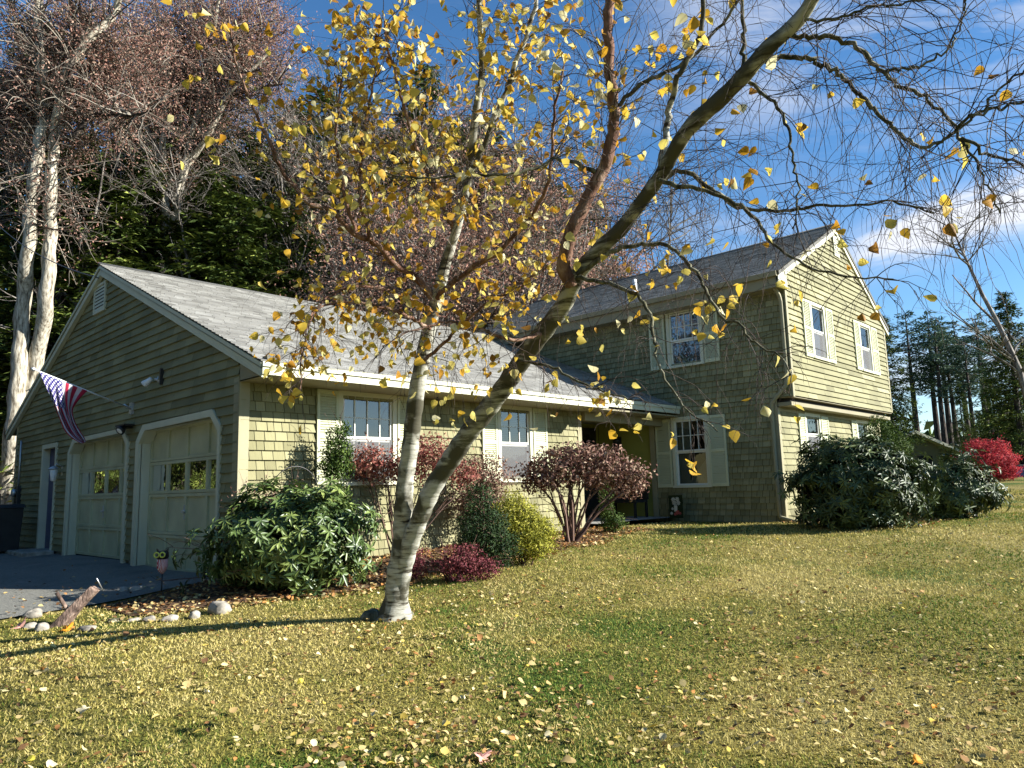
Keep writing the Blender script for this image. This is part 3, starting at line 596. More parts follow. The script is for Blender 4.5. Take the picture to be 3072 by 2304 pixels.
# side door
mb = MB(); a0, a1, b0, b1 = SD; A0.box(mb, a0, a1, b0, b1, -.13, -.09); A0.box(mb, a0+.12, a1-.12, b0+.15, b0+.7, -.09, -.075); A0.box(mb, a0+.12, a1-.12, b0+.85, b1-.15, -.09, -.075); sd = mb.build('side_door', M['navy'], house)
mb = MB(); mb.lathe(A0.p(a0+.08, -.05, -.09), [(.02,0),(.015,.03),(.035,.05),(.03,.08)], 10, (-1,0,0)); mb.build('handle', M['galv'], sd)
mb = MB()
for q in ((a0-.08,a0,b0,b1+.09),(a1,a1+.1,b0,b1+.09),(a0,a1,b1,b1+.09)): A0.box(mb, *q, -.13, .045)
mb.build('door_frame', M['trim'], house)
mb = MB(); mb.box((3.95,17.0,-1.3),(4.48,18.4,-1.0)); mb.build('doorstep', M['stone'], house, .02)
# porch entry door
mb = MB(); mb.box((12.6,10.92,-.86),(14.6,10.99,1.4)); ed = mb.build('entry_door', M['black'], house); mb = MB(); mb.box((13.5,10.9,.3),(14.3,10.915,1.25)); mb.build('pane', M['glass'], ed)
# ------------------------------------------------------------------ the leaning birch
def poly(px, ks, n=None):
    """smooth 3-D polyline through traced points, each with its own depth"""
    pts = np.array([P(x, y, k) for (x, y), k in zip(px, ks)]); return smooth(pts, n or len(px)*4)
def smooth(pts, n):
    d = np.concatenate([[0], np.cumsum(np.linalg.norm(np.diff(pts, axis=0), axis=1))]); t = np.linspace(0, d[-1], n); out = []
    m_ = len(pts); tan = np.gradient(pts, d, axis=0)
    for q in t:
        i = min(np.searchsorted(d, q, 'right')-1, m_-2); hh = d[i+1]-d[i]; s = (q-d[i])/hh
        out.append((2*s**3-3*s*s+1)*pts[i]+(s**3-2*s*s+s)*hh*tan[i]+(-2*s**3+3*s*s)*pts[i+1]+(s**3-s*s)*hh*tan[i+1])
    return np.array(out)
def interp_k(n, a, b): return list(np.linspace(a, b, n))
def grow(p, d, L, n=8, droop=0., wander=.25, rg=random):
    d = np.array(d)/np.linalg.norm(d); pts = [np.array(p)]; st = L/n
    for i in range(n):
        d = d+np.array([rg.gauss(0, wander), rg.gauss(0, wander), rg.gauss(0, wander)])*.5; d[2] -= droop*(i+1)/n; d /= np.linalg.norm(d); pts.append(pts[-1]+d*st)
    return np.array(pts)
bp_ = G(1182, 1872)
birch = thing('birch_tree', 'white birch forked near the ground, leaning over the lawn with sparse yellow leaves', 'tree', bp_)
def kB(y): return float(np.interp(y, [-300,0,200,400,600,830,1000,1170,1400,1640,1900], [3.2,3.5,3.8,4.2,4.6,5.1,5.5,5.9,6.4,6.75,6.95]))
def kA(y): return float(np.interp(y, [-200,0,500,900,1300,1640,1900], [5.2,5.35,5.8,6.2,6.55,6.8,6.95]))
Apx = [(1183,1895),(1186,1820),(1193,1740),(1203,1660),(1207,1560),(1212,1500),(1222,1400),(1235,1300),(1247,1200),(1264,1100),(1283,1000),(1297,940),(1312,890),(1336,800),(1365,700),(1395,580),(1415,450),(1430,330),(1445,200),(1442,100),(1436,0),(1430,-150)]
Aw = [96,74,67,60,54,53,50,50,48,46,43,41,38,33,29,27,24,22,20,18,16,12]
Bpx = [(1196,1790),(1222,1660),(1257,1560),(1284,1490),(1340,1395),(1405,1300),(1455,1235),(1507,1166),(1560,1090),(1625,1000),(1690,915),(1729,833),(1790,757),(1870,680),(1910,625),(1972,540),(2076,375),(2168,290),(2237,220),(2300,149),(2410,46),(2450,-20),(2540,-150)]
Bw = [48,54,56,56,56,57,57,56,55,54,54,50,48,44,42,40,46,48,50,46,44,42,36]
def radii(px, wpx, kf, n):
    r = [w_/2/FOC*kf(y) for (x, y), w_ in zip(px, wpx)]; pts = np.array([P(x, y, kf(y)) for x, y in px]); d = np.concatenate([[0], np.cumsum(np.linalg.norm(np.diff(pts, axis=0), axis=1))]); return smooth(pts, n), np.interp(np.linspace(0, d[-1], n), d, r)
def rough(V, amp, f=9.): return V+amp*np.stack([np.sin(V[:,2]*f*1.3+V[:,1]*f), np.sin(V[:,0]*f+V[:,2]*f*1.7), .3*np.sin(V[:,0]*f*1.1)], 1)
LIMBS = []
def trunk_part(name, pts, r, m_, nn=14, amp=.004):
    r = r*(1+.05*np.sin(np.arange(len(r))*1.7)+.03*np.sin(np.arange(len(r))*.6)); V, F = tube_arr(pts, r, nn); cc_ = np.repeat(pts, nn, 0); dz_ = np.clip(cc_[:,2]-bp_[2], -.05, 3); o_ = V-cc_; a_ = np.arctan2(o_[:,1], o_[:,0]); V = cc_+o_*(1+(.38*np.exp(-dz_/.09)*(1+.35*np.sin(a_*5+1))+.22*np.exp(-dz_/.4)*np.maximum(0, np.sin(a_*4+dz_*2)))*(cc_[:,2] < bp_[2]+1.2))[:, None]; return mesh_np(name, rough(V, amp), F, m_, birch, smooth=True)
Ap, Ar = radii(Apx, Aw, kA, 110); Bp, Br = radii(Bpx, Bw, kB, 130)
trunk_part('trunk', Ap, Ar, M['birch'], 20); trunk_part('trunk', Bp[:34], Br[:34], M['birch']); trunk_part('trunk', Bp[32:], Br[32:], M['birch_mid'])
if 0: V, F = tube_arr(np.array([bp_+[0,0,-.12], bp_+[0,0,-.03], bp_+[-.0,0,.05], bp_+[0.01,0,.16], bp_+[.01,0,.32]]), np.array([.20,.175,.14,.122,.10]), 18)
def limb(px, k0, k1, w0, w1, m_='birch_dark', leaf=.2, tw=1., droop=.3, up=0., L=.8, n=14, red=.3):
    ks = interp_k(len(px), k0, k1); pts = poly(px, ks, len(px)*5); pts = pts+RNG.normal(0, .006, pts.shape); r = np.linspace(w0/2/FOC*k0, w1/2/FOC*k1, len(pts)); V, F = tube_arr(pts, r, 8)
    mesh_np('limb', rough(V, .003, 20), F, M[m_], birch, smooth=True); LIMBS.append((pts, r, leaf, tw, droop, up, L, red)); return pts
limb([(1715,850),(1690,790),(1704,723),(1764,600),(1819,482),(1843,361),(1837,271),(1825,150),(1825,0),(1820,-120)], 5.1, 4.6, 46, 26, 'birch_brown', .45, 1.2, .1, .3, .9)
limb([(1306,905),(1240,830),(1180,790),(1119,723),(1065,699),(999,633),(938,615),(860,530),(800,416),(750,300),(705,179),(690,54)], 6.2, 5.0, 24, 4, 'birch_brown', .45, 1.2, .1, .3, .8)
limb([(1110,715),(1085,640),(1082,500),(1095,380),(1125,230),(1140,60)], 5.8, 5.3, 13, 4, 'birch_brown', 1.4, 1.3, .15, .2, .7)
limb([(1065,699),(1030,560),(1010,440),(1015,330),(1030,200)], 5.7, 5.2, 12, 4, 'birch_brown', 1.0, 1.0, .15, .2, .6)
limb([(1365,700),(1310,580),(1262,470),(1215,330),(1180,200),(1150,60)], 6.0, 5.2, 17, 5, 'birch_brown', 1.1, 1.3, .15, .2, .8)
limb([(1400,560),(1450,440),(1500,320),(1545,200),(1600,40),(1625,-80)], 5.8, 5.2, 18, 12, 'birch', .8, 1.2, .15, .2, .8)
limb([(1800,520),(1674,478),(1583,512),(1433,524),(1222,533),(1100,510)], 4.9, 4.6, 13, 4, 'birch_dark', .9, 1.2, .1, .2, .7)
limb([(1288,985),(1230,950),(1150,925),(1050,905),(960,920),(905,980)], 6.2, 5.2, 13, 4, 'birch_brown', .9, 1.2, .35, 0, .6)
limb([(1300,930),(1200,885),(1100,860),(1000,880),(930,960),(905,1080),(900,1180)], 6.2, 4.9, 11, 3, 'birch_brown', 1.0, .9, .4, 0, .5)
limb([(1312,890),(1400,815),(1500,750),(1600,640),(1650,520),(1660,380),(1690,200)], 6.1, 5.0, 18, 6, 'birch_brown', .8, 1.2, .1, .2, .8)
limb([(1268,1090),(1330,1030),(1400,960),(1480,900),(1560,860),(1640,800)], 6.3, 5.4, 12, 4, 'birch_brown', .7, 1.1, .3, 0, .6)
limb([(1625,1000),(1540,1020),(1440,985),(1350,965),(1240,990),(1150,1040)], 5.4, 4.8, 12, 3, 'birch_brown', .5, 1.0, .35, 0, .6)
limb([(1560,1085),(1640,1095),(1745,1150),(1860,1190),(1960,1210)], 5.6, 4.6, 10, 3, 'birch_dark', .3, .8, .4, 0, .45)
limb([(1729,833),(1830,850),(1930,900),(1960,1000),(1975,1090),(2053,1218),(2150,1290)], 5.0, 4.0, 14, 4, 'birch_dark', .35, .9, .5, 0, .5)
limb([(1735,820),(1830,760),(1998,736),(2068,795),(2104,838),(2127,893),(2166,956),(2213,971),(2253,1022),(2292,1046),(2343,1065),(2375,1140)], 5.0, 3.7, 16, 4, 'birch_dark', .3, 1.2, .6, 0, .5)
limb([(1972,540),(2100,570),(2250,640),(2330,740),(2420,800),(2540,830),(2680,840)], 4.4, 3.6, 15, 4, 'birch_dark', .3, 1.0, .6, 0, .6)
limb([(1900,640),(2030,517),(2130,560),(2191,610),(2277,627),(2375,627),(2461,621),(2553,618),(2662,604),(2800,640)], 4.7, 3.6, 16, 5, 'birch_dark', .15, 1.3, .5, 0, .7)
limb([(2237,225),(2280,275),(2346,345),(2369,402),(2381,489),(2392,575),(2380,680)], 3.9, 3.5, 12, 4, 'birch_dark', .2, 1.2, .6, 0, .6)
limb([(1985,500),(2018,287),(2030,241),(2070,172),(2099,86),(2110,-40)], 4.4, 4.0, 22, 14, 'birch', .4, 1.1, .2, .2, .7)
limb([(2200,260),(2225,218),(2228,115),(2225,-20)], 3.9, 3.8, 16, 10, 'birch_dark', .2, 1.2, .2, .2, .7)
limb([(2330,125),(2352,112),(2432,109),(2519,115),(2588,155),(2634,201),(2697,253),(2777,299),(2835,345),(2881,414),(2910,460),(2945,520),(3000,640)], 3.7, 3.3, 17, 5, 'birch_dark', .12, 1.6, .6, 0, .8)
limb([(2270,190),(2335,172),(2404,172),(2478,198),(2542,241),(2588,293),(2634,339),(2685,385),(2720,420),(2760,443),(2812,428),(2864,397),(2904,356),(2979,328),(3072,313),(3180,330)], 3.8, 3.2, 16, 7, 'birch_dark', .12, 1.6, .6, 0, .8)
limb([(2875,385),(2950,328),(3013,259),(3072,213),(3150,160)], 3.4, 3.2, 9, 5, 'birch_dark', .1, 1.2, .5, 0, .7)
limb([(2650,220),(2668,213),(2749,201),(2812,172),(2864,121),(2892,46),(2904,-20)], 3.45, 3.2, 9, 5, 'birch_dark', .1, 1.3, .4, .1, .7)
limb([(2380,70),(2480,60),(2600,30),(2700,10),(2850,-10)], 3.6, 3.2, 10, 5, 'birch_dark', .1, 1.5, .7, 0, .8)
limb([(1840,320),(1930,250),(2050,190),(2160,80),(2240,-30)], 4.8, 4.4, 14, 8, 'birch_dark', .2, 1.3, .3, .1, .8)
limb([(2881,414),(2990,470),(3072,500),(3160,560)], 3.4, 3.2, 11, 6, 'birch_dark', .05, 1.4, .6, 0, .8)
TW = TB(); LP = []; rg = random.Random(21)
for pts, r, leaf, tw, droop, up, L, red in LIMBS+[(Ap[60:], Ar[60:], .7, 1.0, .2, .2, .7, .4), (Bp[70:], Br[70:], .15, 1.5, .5, 0, .8, .1)]:
    seg = np.linalg.norm(np.diff(pts, axis=0), axis=1).sum(); n = int(seg*(18 if pts[len(pts)//2] @ R_ > .75 else 27)*tw)
    right = pts[len(pts)//2] @ R_ > .75; leaf = leaf*(.42 if right else 1.0)
    for i in range(n):
        t = rg.random()**.8; j = min(int(t*(len(pts)-1)), len(pts)-2); tan = pts[j+1]-pts[j]; tan /= np.linalg.norm(tan)+1e-9
        d = tan*rg.uniform(.2, 1.0)+np.array([rg.gauss(0,.8), rg.gauss(0,.8), rg.gauss(0,.6)+up]); l = L*rg.uniform(.5, 1.35)*(1.1-.5*t)
        tt = rg.random()*(.75 if leaf > .35 else .45); q = grow(pts[j], d, l, 9, droop*(rg.uniform(-.2,1.0) if right else rg.uniform(.3,1.5)), .38, rg); TW.tube(q, np.linspace(.0030 if right else .0038, .0009, 10), 3, tt)
        subs = rg.randint(2, 5)
        for _ in range(subs):
            a = rg.randint(2, 8); d2 = (q[a]-q[a-1])/np.linalg.norm(q[a]-q[a-1])+np.array([rg.gauss(0,.6), rg.gauss(0,.6), rg.gauss(0,.5)]); q2 = grow(q[a], d2, l*rg.uniform(.25,.6), 6, droop*1.1, .4, rg); TW.tube(q2, np.linspace(.0014 if right else .0018, .0007, 7), 3, tt)
            if rg.random() < leaf*.5: LP.append(q2[-1]); 
            if rg.random() < leaf*.32: LP.append(q2[rg.randint(2,5)])
        if rg.random() < leaf*.35: LP.append(q[rg.randint(4, 9)])
TW.build('twigs', M['twig'], birch)
LP = np.array(LP); _x = RNG.random(len(LP)) < .45; LP = np.concatenate([LP, LP[_x]+RNG.normal(0,.035,(int(_x.sum()),3))])
def leaf_mesh(c, size, seed):
    """heart-shaped pointed leaves, folded, 8 verts each, hanging"""
    rg_ = np.random.default_rng(seed); n = len(c); up = np.array([0,0,-.8])+rg_.normal(0, .95, (n,3)); up /= np.linalg.norm(up, axis=1, keepdims=True)
    nr = rg_.normal(size=(n,3)); nr -= up*np.sum(nr*up, 1, keepdims=True); nr /= np.linalg.norm(nr, axis=1, keepdims=True); s = np.cross(up, nr); L = size[:, None]; W = L*rg_.uniform(.65,.9,(n,1)); fo = rg_.uniform(-.45,.45,(n,1)); cu = rg_.uniform(-.5,.5,(n,1))
    V = []
    prof = [(0,0),(.12,.42),(.38,.5),(.68,.30),(1.0,0),(.68,-.30),(.38,-.5),(.12,-.42)]
    for a, b in prof: V.append(c+up*L*a+s*W*b+nr*(abs(b)*2*fo*L+cu*L*a*a))
    V.append(c+up*L*.45+nr*(cu*L*.2)); V = np.stack(V, 1).reshape(-1, 3); i = np.arange(n)*9
    F = np.concatenate([np.stack([i+8, i+a, i+(a+1) % 8], 1) for a in range(8)]); return V, F
V, F = leaf_mesh(LP, RNG.uniform(.042, .08, len(LP)), 5); t_ = np.clip(RNG.normal(.56, .27, len(LP)), 0, 1); mesh_np('foliage', V, F, M['birch_leaf'], birch, np.tile(t_, 8))
print('birch leaves', len(LP))
# ------------------------------------------------------------------ background trees
def shared(name, V, F, m_, tint, smooth=False): 
    o = mesh_np(name, V, F, m_, None, tint, smooth); me = o.data; bpy.data.objects.remove(o); return me
def evergreen(seed, Ht=12., R=2.6, base=.05, dens=1.0, sparse=False, L=.27, W=.075):
    g = np.random.default_rng(seed); tb = TB(); tb.tube(np.array([[0,0,-.4],[0,0,Ht*.5],[g.normal(0,.1),0,Ht]]), np.array([.018*Ht,.011*Ht,.02]), 7, .5)
    C = []; D = []; T = []
    nb = int(Ht*11*dens)
    for i in range(nb):
        f = base+(1-base)*(i+g.random())/nb; z = f*Ht; a = g.random()*6.283; rad = R*((1-f)**.75 if not sparse else (np.sin(min(1, (f-base)/(1-base)*1.15)*np.pi)**.6*.9+.12))*g.uniform(.65,1.15)+.1
        out = np.array([np.cos(a), np.sin(a), 0]); tip = out*rad+[0,0,z-(.28*rad if not sparse else -.12*rad)]; st = np.array([0,0,z]); q = np.stack([st+(tip-st)*s+[0,0,.10*rad*np.sin(s*3.1)] for s in np.linspace(0,1,5)])
        tb.tube(q, np.linspace(.02+.008*rad,.006,5), 3, .3)
        m_ = int((26+52*rad) if not sparse else (14+26*rad)*.9); s = g.uniform(.15 if not sparse else .45, 1.05, m_); c = st+(tip-st)*s[:, None]+g.normal(0,.10+.07*rad,(m_,3))*[1,1,.5]
        C.append(c); sd = np.cross(out,[0,0,1]); D.append(out*g.uniform(.1,1,(m_,1))+sd*g.normal(0,.8,(m_,1))+np.array([0,0,-.35 if not sparse else .3])+g.normal(0,.15,(m_,3))); T.append(np.clip(.42+.25*(s-.6)+g.normal(0,.2,m_)+g.normal(0,.12),0,1))
    C = np.concatenate(C); D = np.concatenate(D); T = np.concatenate(T); D /= np.linalg.norm(D,axis=1,keepdims=True); nr = np.array([0,0,1.])+g.normal(0,.45,D.shape)
    V, F = leaves_arr(C, nr, D, g.uniform(.6,1.2,len(C))*L, g.uniform(.7,1.3,len(C))*W, .15)
    return tb, V, F, np.tile(T, 2)
def bare(seed, Ht=14., spread=.33, r0=.16, lev=3, nb=16, droopf=.0):
    rg_ = random.Random(seed); tb = TB(); ends = []
    main = grow((0,0,-.3), (rg_.gauss(0,.05), rg_.gauss(0,.05), 1), Ht, 12, 0, .08, rg_); tb.tube(main, np.linspace(r0, .012, 13), 7, .5)
    def rec(q, r, l, lv):
        n = (nb if lv == 1 else 7 if lv == 2 else 5)
        for i in range(n):
            f = rg_.uniform(.3 if lv == 1 else .15, 1); j = f*(len(q)-1); a = int(min(j, len(q)-2)); p = q[a]+(q[a+1]-q[a])*(j-a); tan = q[a+1]-q[a]; tan = tan/np.linalg.norm(tan)
            d = tan*.75+np.array([rg_.gauss(0,1), rg_.gauss(0,1), rg_.gauss(.15,.5)])*.62; ll = l*rg_.uniform(.6,1.15)*(1.15-.6*f); rr2 = max(.007, r*(1.1-.8*f)*.5); c = grow(p, d, ll, 6, -.02 if lv == 1 else droopf, .22, rg_)
            tb.tube(c, np.linspace(rr2, rr2*.3, 7), 4 if lv == 1 else 3, rg_.random()); ends.append(c[-1]); ends.append(c[4])
            if lv < lev: rec(c, rr2, ll*.5, lv+1)
    rec(main, r0, Ht*spread, 1); return tb, np.array(ends)
PROTO = {}
def tmesh(tb, name, m_): V = np.concatenate(tb.V); return shared(name, V, np.concatenate(tb.F), m_, np.concatenate(tb.T), True)
for s_ in range(3):
    tb, V, F, T = evergreen(100+s_, 12, 2.9); PROTO['hemlock', s_] = [('trunk', tmesh(tb, 'trunk', M['bark_dark'])), ('crown', shared('crown', V, F, M['needle'], T))]
    tb, V, F, T = evergreen(200+s_, 14, 2.0, .50, .26, True, .36, .11); PROTO['pine', s_] = [('trunk', tmesh(tb, 'trunk', M['bark_dark'])), ('crown', shared('crown', V, F, M['pine'], T))]
    tb, en = bare(300+s_, 14, .30, .13); PROTO['bare', s_] = [('trunk', tmesh(tb, 'trunk', M['bark_grey']))]
    tb, en = bare(400+s_, 10, .36, .11, 3, 18); g = np.random.default_rng(s_); en = en[::2]; c = np.repeat(en, 5, 0); c = c+g.normal(0,.25,c.shape); V, F = leaves_arr(c, g.normal(size=c.shape), g.normal(size=c.shape)+[0,0,-.5], g.uniform(.05,.10,len(c)), g.uniform(.03,.06,len(c)), .2)
    PROTO['brown', s_] = [('trunk', tmesh(tb, 'trunk', M['bark_grey'])), ('crown', shared('crown', V, F, M['oak_leaf'], np.tile(np.clip(g.normal(.5,.25,len(c)),0,1), 2)))]
def plant(kind, s_, px, k, topy, name, label, cat='tree', group=None, wide=1., loc=None, H0=None):
    q = ray(px, 1300); q = q/(q@F_)*k
    if loc is not None: q = np.array(loc)
    z = h(q[0], q[1]); base_h = {'hemlock': 12, 'pine': 14, 'bare': 14, 'brown': 10}[kind]
    zt = (P(px, topy, k)[2]) if H0 is None else z+H0
    sc = (zt-z)/base_h; t = thing(name, label, cat, (q[0], q[1], z), group); t.scale = (sc*wide, sc*wide, sc); t.rotation_euler.z = random.random()*6.28
    for nm, me in PROTO[kind, s_ % 3]: newobj(nm, me, t)
    return t
rt = random.Random(5)
hem = [(150,27,560),(255,28,480),(330,27,520),(410,28,430),(600,28,470),(700,27,540),(790,28,560),(30,28,600),(880,29,600),(-40,34,150),(60,38,-40),(120,31,520),(215,33,330),(300,30,430),(360,36,260),(430,32,480),(540,31,350),(600,36,300),(655,30,470),(730,34,330),(800,31,430),(860,36,360),(930,32,520),(1010,38,330),(1090,34,560),(1180,37,330),(1290,42,95),(1390,38,330),(1500,37,380),(1610,40,430),(880,40,240),(980,42,200),(1100,43,280),(1240,45,260),(1340,44,300),(1450,43,280),(1560,44,400),(1700,45,520),(1790,47,560),(560,40,120),(420,40,140)]
for i, (x, k, ty) in enumerate(hem):
    lab = ('tall pointed evergreen rising alone into the sky behind the yellow birch leaves' if x == 1290 else 'tall pale green conifer behind the shaggy trunk at the top left corner' if x == 60 else 'dark green hemlock in the dense woods behind the garage roof')
    plant('hemlock', i, x, k, ty, 'hemlock_tree', lab, 'tree', None if x in (1290, 60) else 'dark hemlocks behind the garage', 1.35 if x != 1290 else .8)
for i, (x, k, ty) in enumerate([(170,27,300),(330,29,250),(640,28,380),(700,33,130),(820,31,210),(900,35,150),(960,30,280),(1060,33,120),(1150,36,150),(1230,31,260),(1340,34,200),(1440,37,230),(1540,33,300),(1640,38,260),(1730,35,330),(1820,38,420),(1900,36,480),(1990,40,520),(2090,42,560),(2180,44,640),(780,30,160),(860,28,260),(1010,31,90),(1110,30,190),(1200,34,140),(1290,33,260),(1400,32,180),(1480,36,220),(1590,35,240),(1680,34,300),(1780,36,360),(1860,36,400),(1950,38,450),(1000,36,160),(1250,37,190),(1520,38,230),(2040,42,500),(700,36,90)]):
    plant('bare', i, x, k, ty, 'bare_tree', 'leafless grey tree in the woods '+('above the garage roof on the left' if x < 700 else 'behind the yellow leaved birch crown' if x < 1400 else 'rising over the roof of the tall wing'), 'tree', 'leafless trees behind the house')
for i, (x, k, ty) in enumerate([(980,27,640),(1090,28,560),(1200,29,600),(1310,28,480),(1400,30,420),(1490,29,470),(1580,31,430),(1670,32,520),(1760,33,560),(1130,32,380),(1420,34,330),(1850,34,600)]):
    plant('brown', i, x, k, ty, 'beech_tree', 'small tree holding withered brown leaves '+('near the pale trunks at the left' if x < 700 else 'right behind the birch fork over the garage roof' if x < 1420 else 'just over the tall wing roof'), 'tree', 'brown leaved young trees behind the house', 1.15)
sheet('forest_floor', lambda x: -25, lambda x: 90, np.linspace(-70, -9.5, 40), M['mulch'], .03, 60)
sheet('forest_floor', lambda x: 23.5+.25*max(0,x-4), lambda x: 62, np.linspace(-30, 60, 60), M['mulch'], .03, 40)
# two big pale trunked trees with withered brown crowns
def big_tree(stems, k, label, crown, nleaf, seed, dead):
    b0_ = P(*stems[0][0][0], k); b0_[2] = h(b0_[0], b0_[1]); t = thing('oak_tree', label, 'tree', b0_); rg_ = random.Random(seed); g = np.random.default_rng(seed); tips = []; tw = TB(); mb_ = []; NODE = []
    for px, w0, w1, m_ in stems:
        ks = [k+rg_.uniform(-.3,.3) for _ in px]; ks[0] = k; pts = poly(px, ks, len(px)*5)
        if m_ == 'bark_pale' and px[0][1] > 800: pts = np.concatenate([[pts[0]*[1,1,0]+[0,0,b0_[2]-.3]], pts])
        r = np.linspace(w0/2/FOC*k, w1/2/FOC*k, len(pts)); V, F = tube_arr(pts, r, 10); mesh_np('trunk' if px[0][1] > 700 else 'limb', rough(V, .03, 4.), F, M[m_], t, smooth=True)
        for j in range(len(pts)//2, len(pts)-1):
            for _ in range(5):
                q = grow(pts[j], (rg_.gauss(0,1), rg_.gauss(0,1), rg_.gauss(.3,.6)), rg_.uniform(1.0,2.6), 7, .05, .3, rg_); NODE.append(q[3:]); tw.tube(q, np.linspace(.03,.008,8), 3, rg_.uniform(.3,1))
                for a in (3,5):
                    q2 = grow(q[a], q[a]-q[a-1]+np.array([rg_.gauss(0,.3) for _ in range(3)]), rg_.uniform(.5,1.3), 5, .1, .3, rg_); tw.tube(q2, np.linspace(.012,.005,6), 3, rg_.uniform(.3,1))
    c = []
    for (cx, cy, rx, ry, n) in crown:
        m_ = n//34; ctr = np.clip(np.random.default_rng(seed+n).normal(0,.52,(m_,3)),-1.5,1.5); C0 = P(cx, cy, k+1.2); base_ = C0+R_*(ctr[:, :1]*rx/FOC*k)+U_*(ctr[:, 1:2]*ry/FOC*k)+F_*(ctr[:, 2:]*rx/FOC*k*.6)
        for b_ in base_:
            dd_ = (b_-C0); dd_ = dd_/np.linalg.norm(dd_)*.6+rnd_unit(1)[0]*.6+[0,0,.25]; q = grow(b_-dd_*.9, dd_, 2.1, 8, .03, .25, rg_); tw.tube(q, np.linspace(.022,.006,9), 3, rg_.uniform(.3,1)); NODE.append(q[2:])
            q2 = grow(q[4], dd_+rnd_unit(1)[0]*.8, 1.1, 6, .03, .25, rg_); tw.tube(q2, np.linspace(.012,.005,7), 3, rg_.uniform(.3,1)); NODE.append(q2[1:])
        nd = np.concatenate(NODE); NODE.clear(); cc = np.repeat(nd, 5, 0); cc = cc[g.random(len(cc)) < min(1, n*1.35/len(cc))]; c.append(cc+g.normal(0,.16,cc.shape))
    c = np.concatenate(c); V, F = leaves_arr(c, g.normal(size=c.shape), g.normal(size=c.shape)+[0,0,-.6], g.uniform(.05,.12,len(c)), g.uniform(.03,.07,len(c)), .25)
    mesh_np('crown', V, F, M['oak_leaf'], t, np.tile(np.clip(g.normal(.5,.27,len(c)),0,1),2)); tw.build('twigs', M['twig'], t); return t
big_tree([([(18,1480),(40,1300),(58,1100),(70,900),(85,750),(95,600),(115,450),(130,330),(125,200),(115,60),(110,-60)], 52, 22, 'bark_pale'),
          ([(34,1480),(75,1250),(115,1050),(138,900),(150,700),(152,560),(165,400),(172,330),(210,200),(270,110),(340,50),(360,-60)], 54, 18, 'bark_pale'),
          ([(95,500),(160,425),(217,406),(274,350),(397,345),(470,330)], 20, 8, 'bark_dark'), ([(115,290),(100,150),(60,90),(20,-20)], 14, 7, 'bark_pale'), ([(172,330),(220,190),(222,80),(205,-40)], 16, 9, 'bark_dark')],
         24, 'huge pale shaggy double-trunked tree at the left edge beside the garage', [(150,300,200,100,9000),(20,330,90,130,3500),(270,200,190,130,8000)], 0, 31, 0)
big_tree([([(494,880),(498,760),(500,640),(484,540),(480,470),(452,410),(415,345)], 46, 10, 'bark_pale'), ([(502,860),(510,740),(528,640),(545,540),(580,470),(600,440),(690,285),(800,160)], 34, 8, 'bark_pale'),
          ([(484,540),(488,460),(493,380),(500,250),(520,60)], 20, 7, 'bark_pale'), ([(560,460),(640,390),(700,290),(770,270),(850,250)], 12, 5, 'bark_dark'), ([(545,540),(600,300),(640,120),(660,-40)], 20, 8, 'bark_pale')],
         30, 'tall pale trunked tree with a wide withered pink-brown crown behind the garage ridge', [(560,170,250,180,24000),(500,290,180,90,7000),(720,120,120,140,7000),(560,640,70,90,1200)], 0, 32, 0)
# right hand side: pines, dense evergreens
for i, (x, k, ty) in enumerate([(2752,60,925),(2812,62,930),(2832,58,960),(2850,64,940),(2868,60,990),(2905,62,950),(2922,57,1010),(2962,60,935),(2975,64,960)]):
    plant('pine', i, x, k, ty, 'pine_tree', 'tall thin bare trunked pine, '+['first','second','third','fourth','fifth','sixth','seventh','eighth','last'][i]+' from the left in the row beyond the tall gable', 'tree', 'row of tall pines at the right', 1.25)
for i, (x, k, ty, wd, lab) in enumerate([(2680,42,930,1.0,'dense olive evergreen close beside the tall gable'),(2640,50,1010,1.2,None),(3062,40,860,1.1,'big dark evergreen cut off by the right edge above the navy bin'),(2990,46,1120,1.3,None),(2940,52,1230,1.3,None),(3040,50,1180,1.4,None),(2720,60,1250,1.4,None),(2790,66,1310,1.4,None),(2860,66,1300,1.4,None),(2890,56,1150,.7,None),(3110,44,1000,1.3,None)]):
    plant('hemlock', i+1, x, k, ty, 'evergreen_tree', lab or 'dark low evergreen under the tall pines at the right', 'tree', None if lab else 'dark evergreens under the pines', wd)
plant('bare', 1, 2560, 34, 830, 'bare_tree', 'leafless tree just showing over the slope of the tall gable roof', 'tree'); plant('bare', 2, 3140, 22, 500, 'bare_tree', 'leafless pale tree reaching in from the right edge above the bin', 'tree', None, 1.6)
# woods across the drive, seen only mirrored in the garage panes
for i in range(22): 
    y_ = -4+i*2.6; x_ = -14-2.0*math.sin(i*1.9)+(.42*(y_-10) if y_ > 10 else 0); plant(['hemlock','brown'][i % 3 == 1], i, 0, 20, 0, ['hemlock_tree','beech_tree'][i % 3 == 1], 'tree across the drive mirrored in the garage door panes', 'tree', 'trees across the drive', 1.35, loc=(x_, y_, 0), H0=rt.uniform(11,15))
g = np.random.default_rng(77); n = 5200; az = g.uniform(-.55, 1.65, n); r_ = g.uniform(75, 130, n); c = np.stack([r_*np.cos(az), r_*np.sin(az)], 1); c3 = np.stack([c[:,0], c[:,1], H(c[:,0], c[:,1])+g.uniform(0,5,n)*g.uniform(.4,1,n)], 1)
c3 = np.repeat(c3, 10, 0)+g.normal(0,.8,(n*10,3)); V, F = leaves_arr(c3, g.normal(size=c3.shape), g.normal(size=c3.shape), g.uniform(.8,1.8,len(c3)), g.uniform(.4,.9,len(c3)), .2); tag(mesh_np('distant_woods', V, F, M['needle'], None, np.tile(np.clip(g.normal(.4,.2,len(c3)),0,1),2)), 'dark wooded slope far behind the houses and pines', 'woods', kind='stuff')
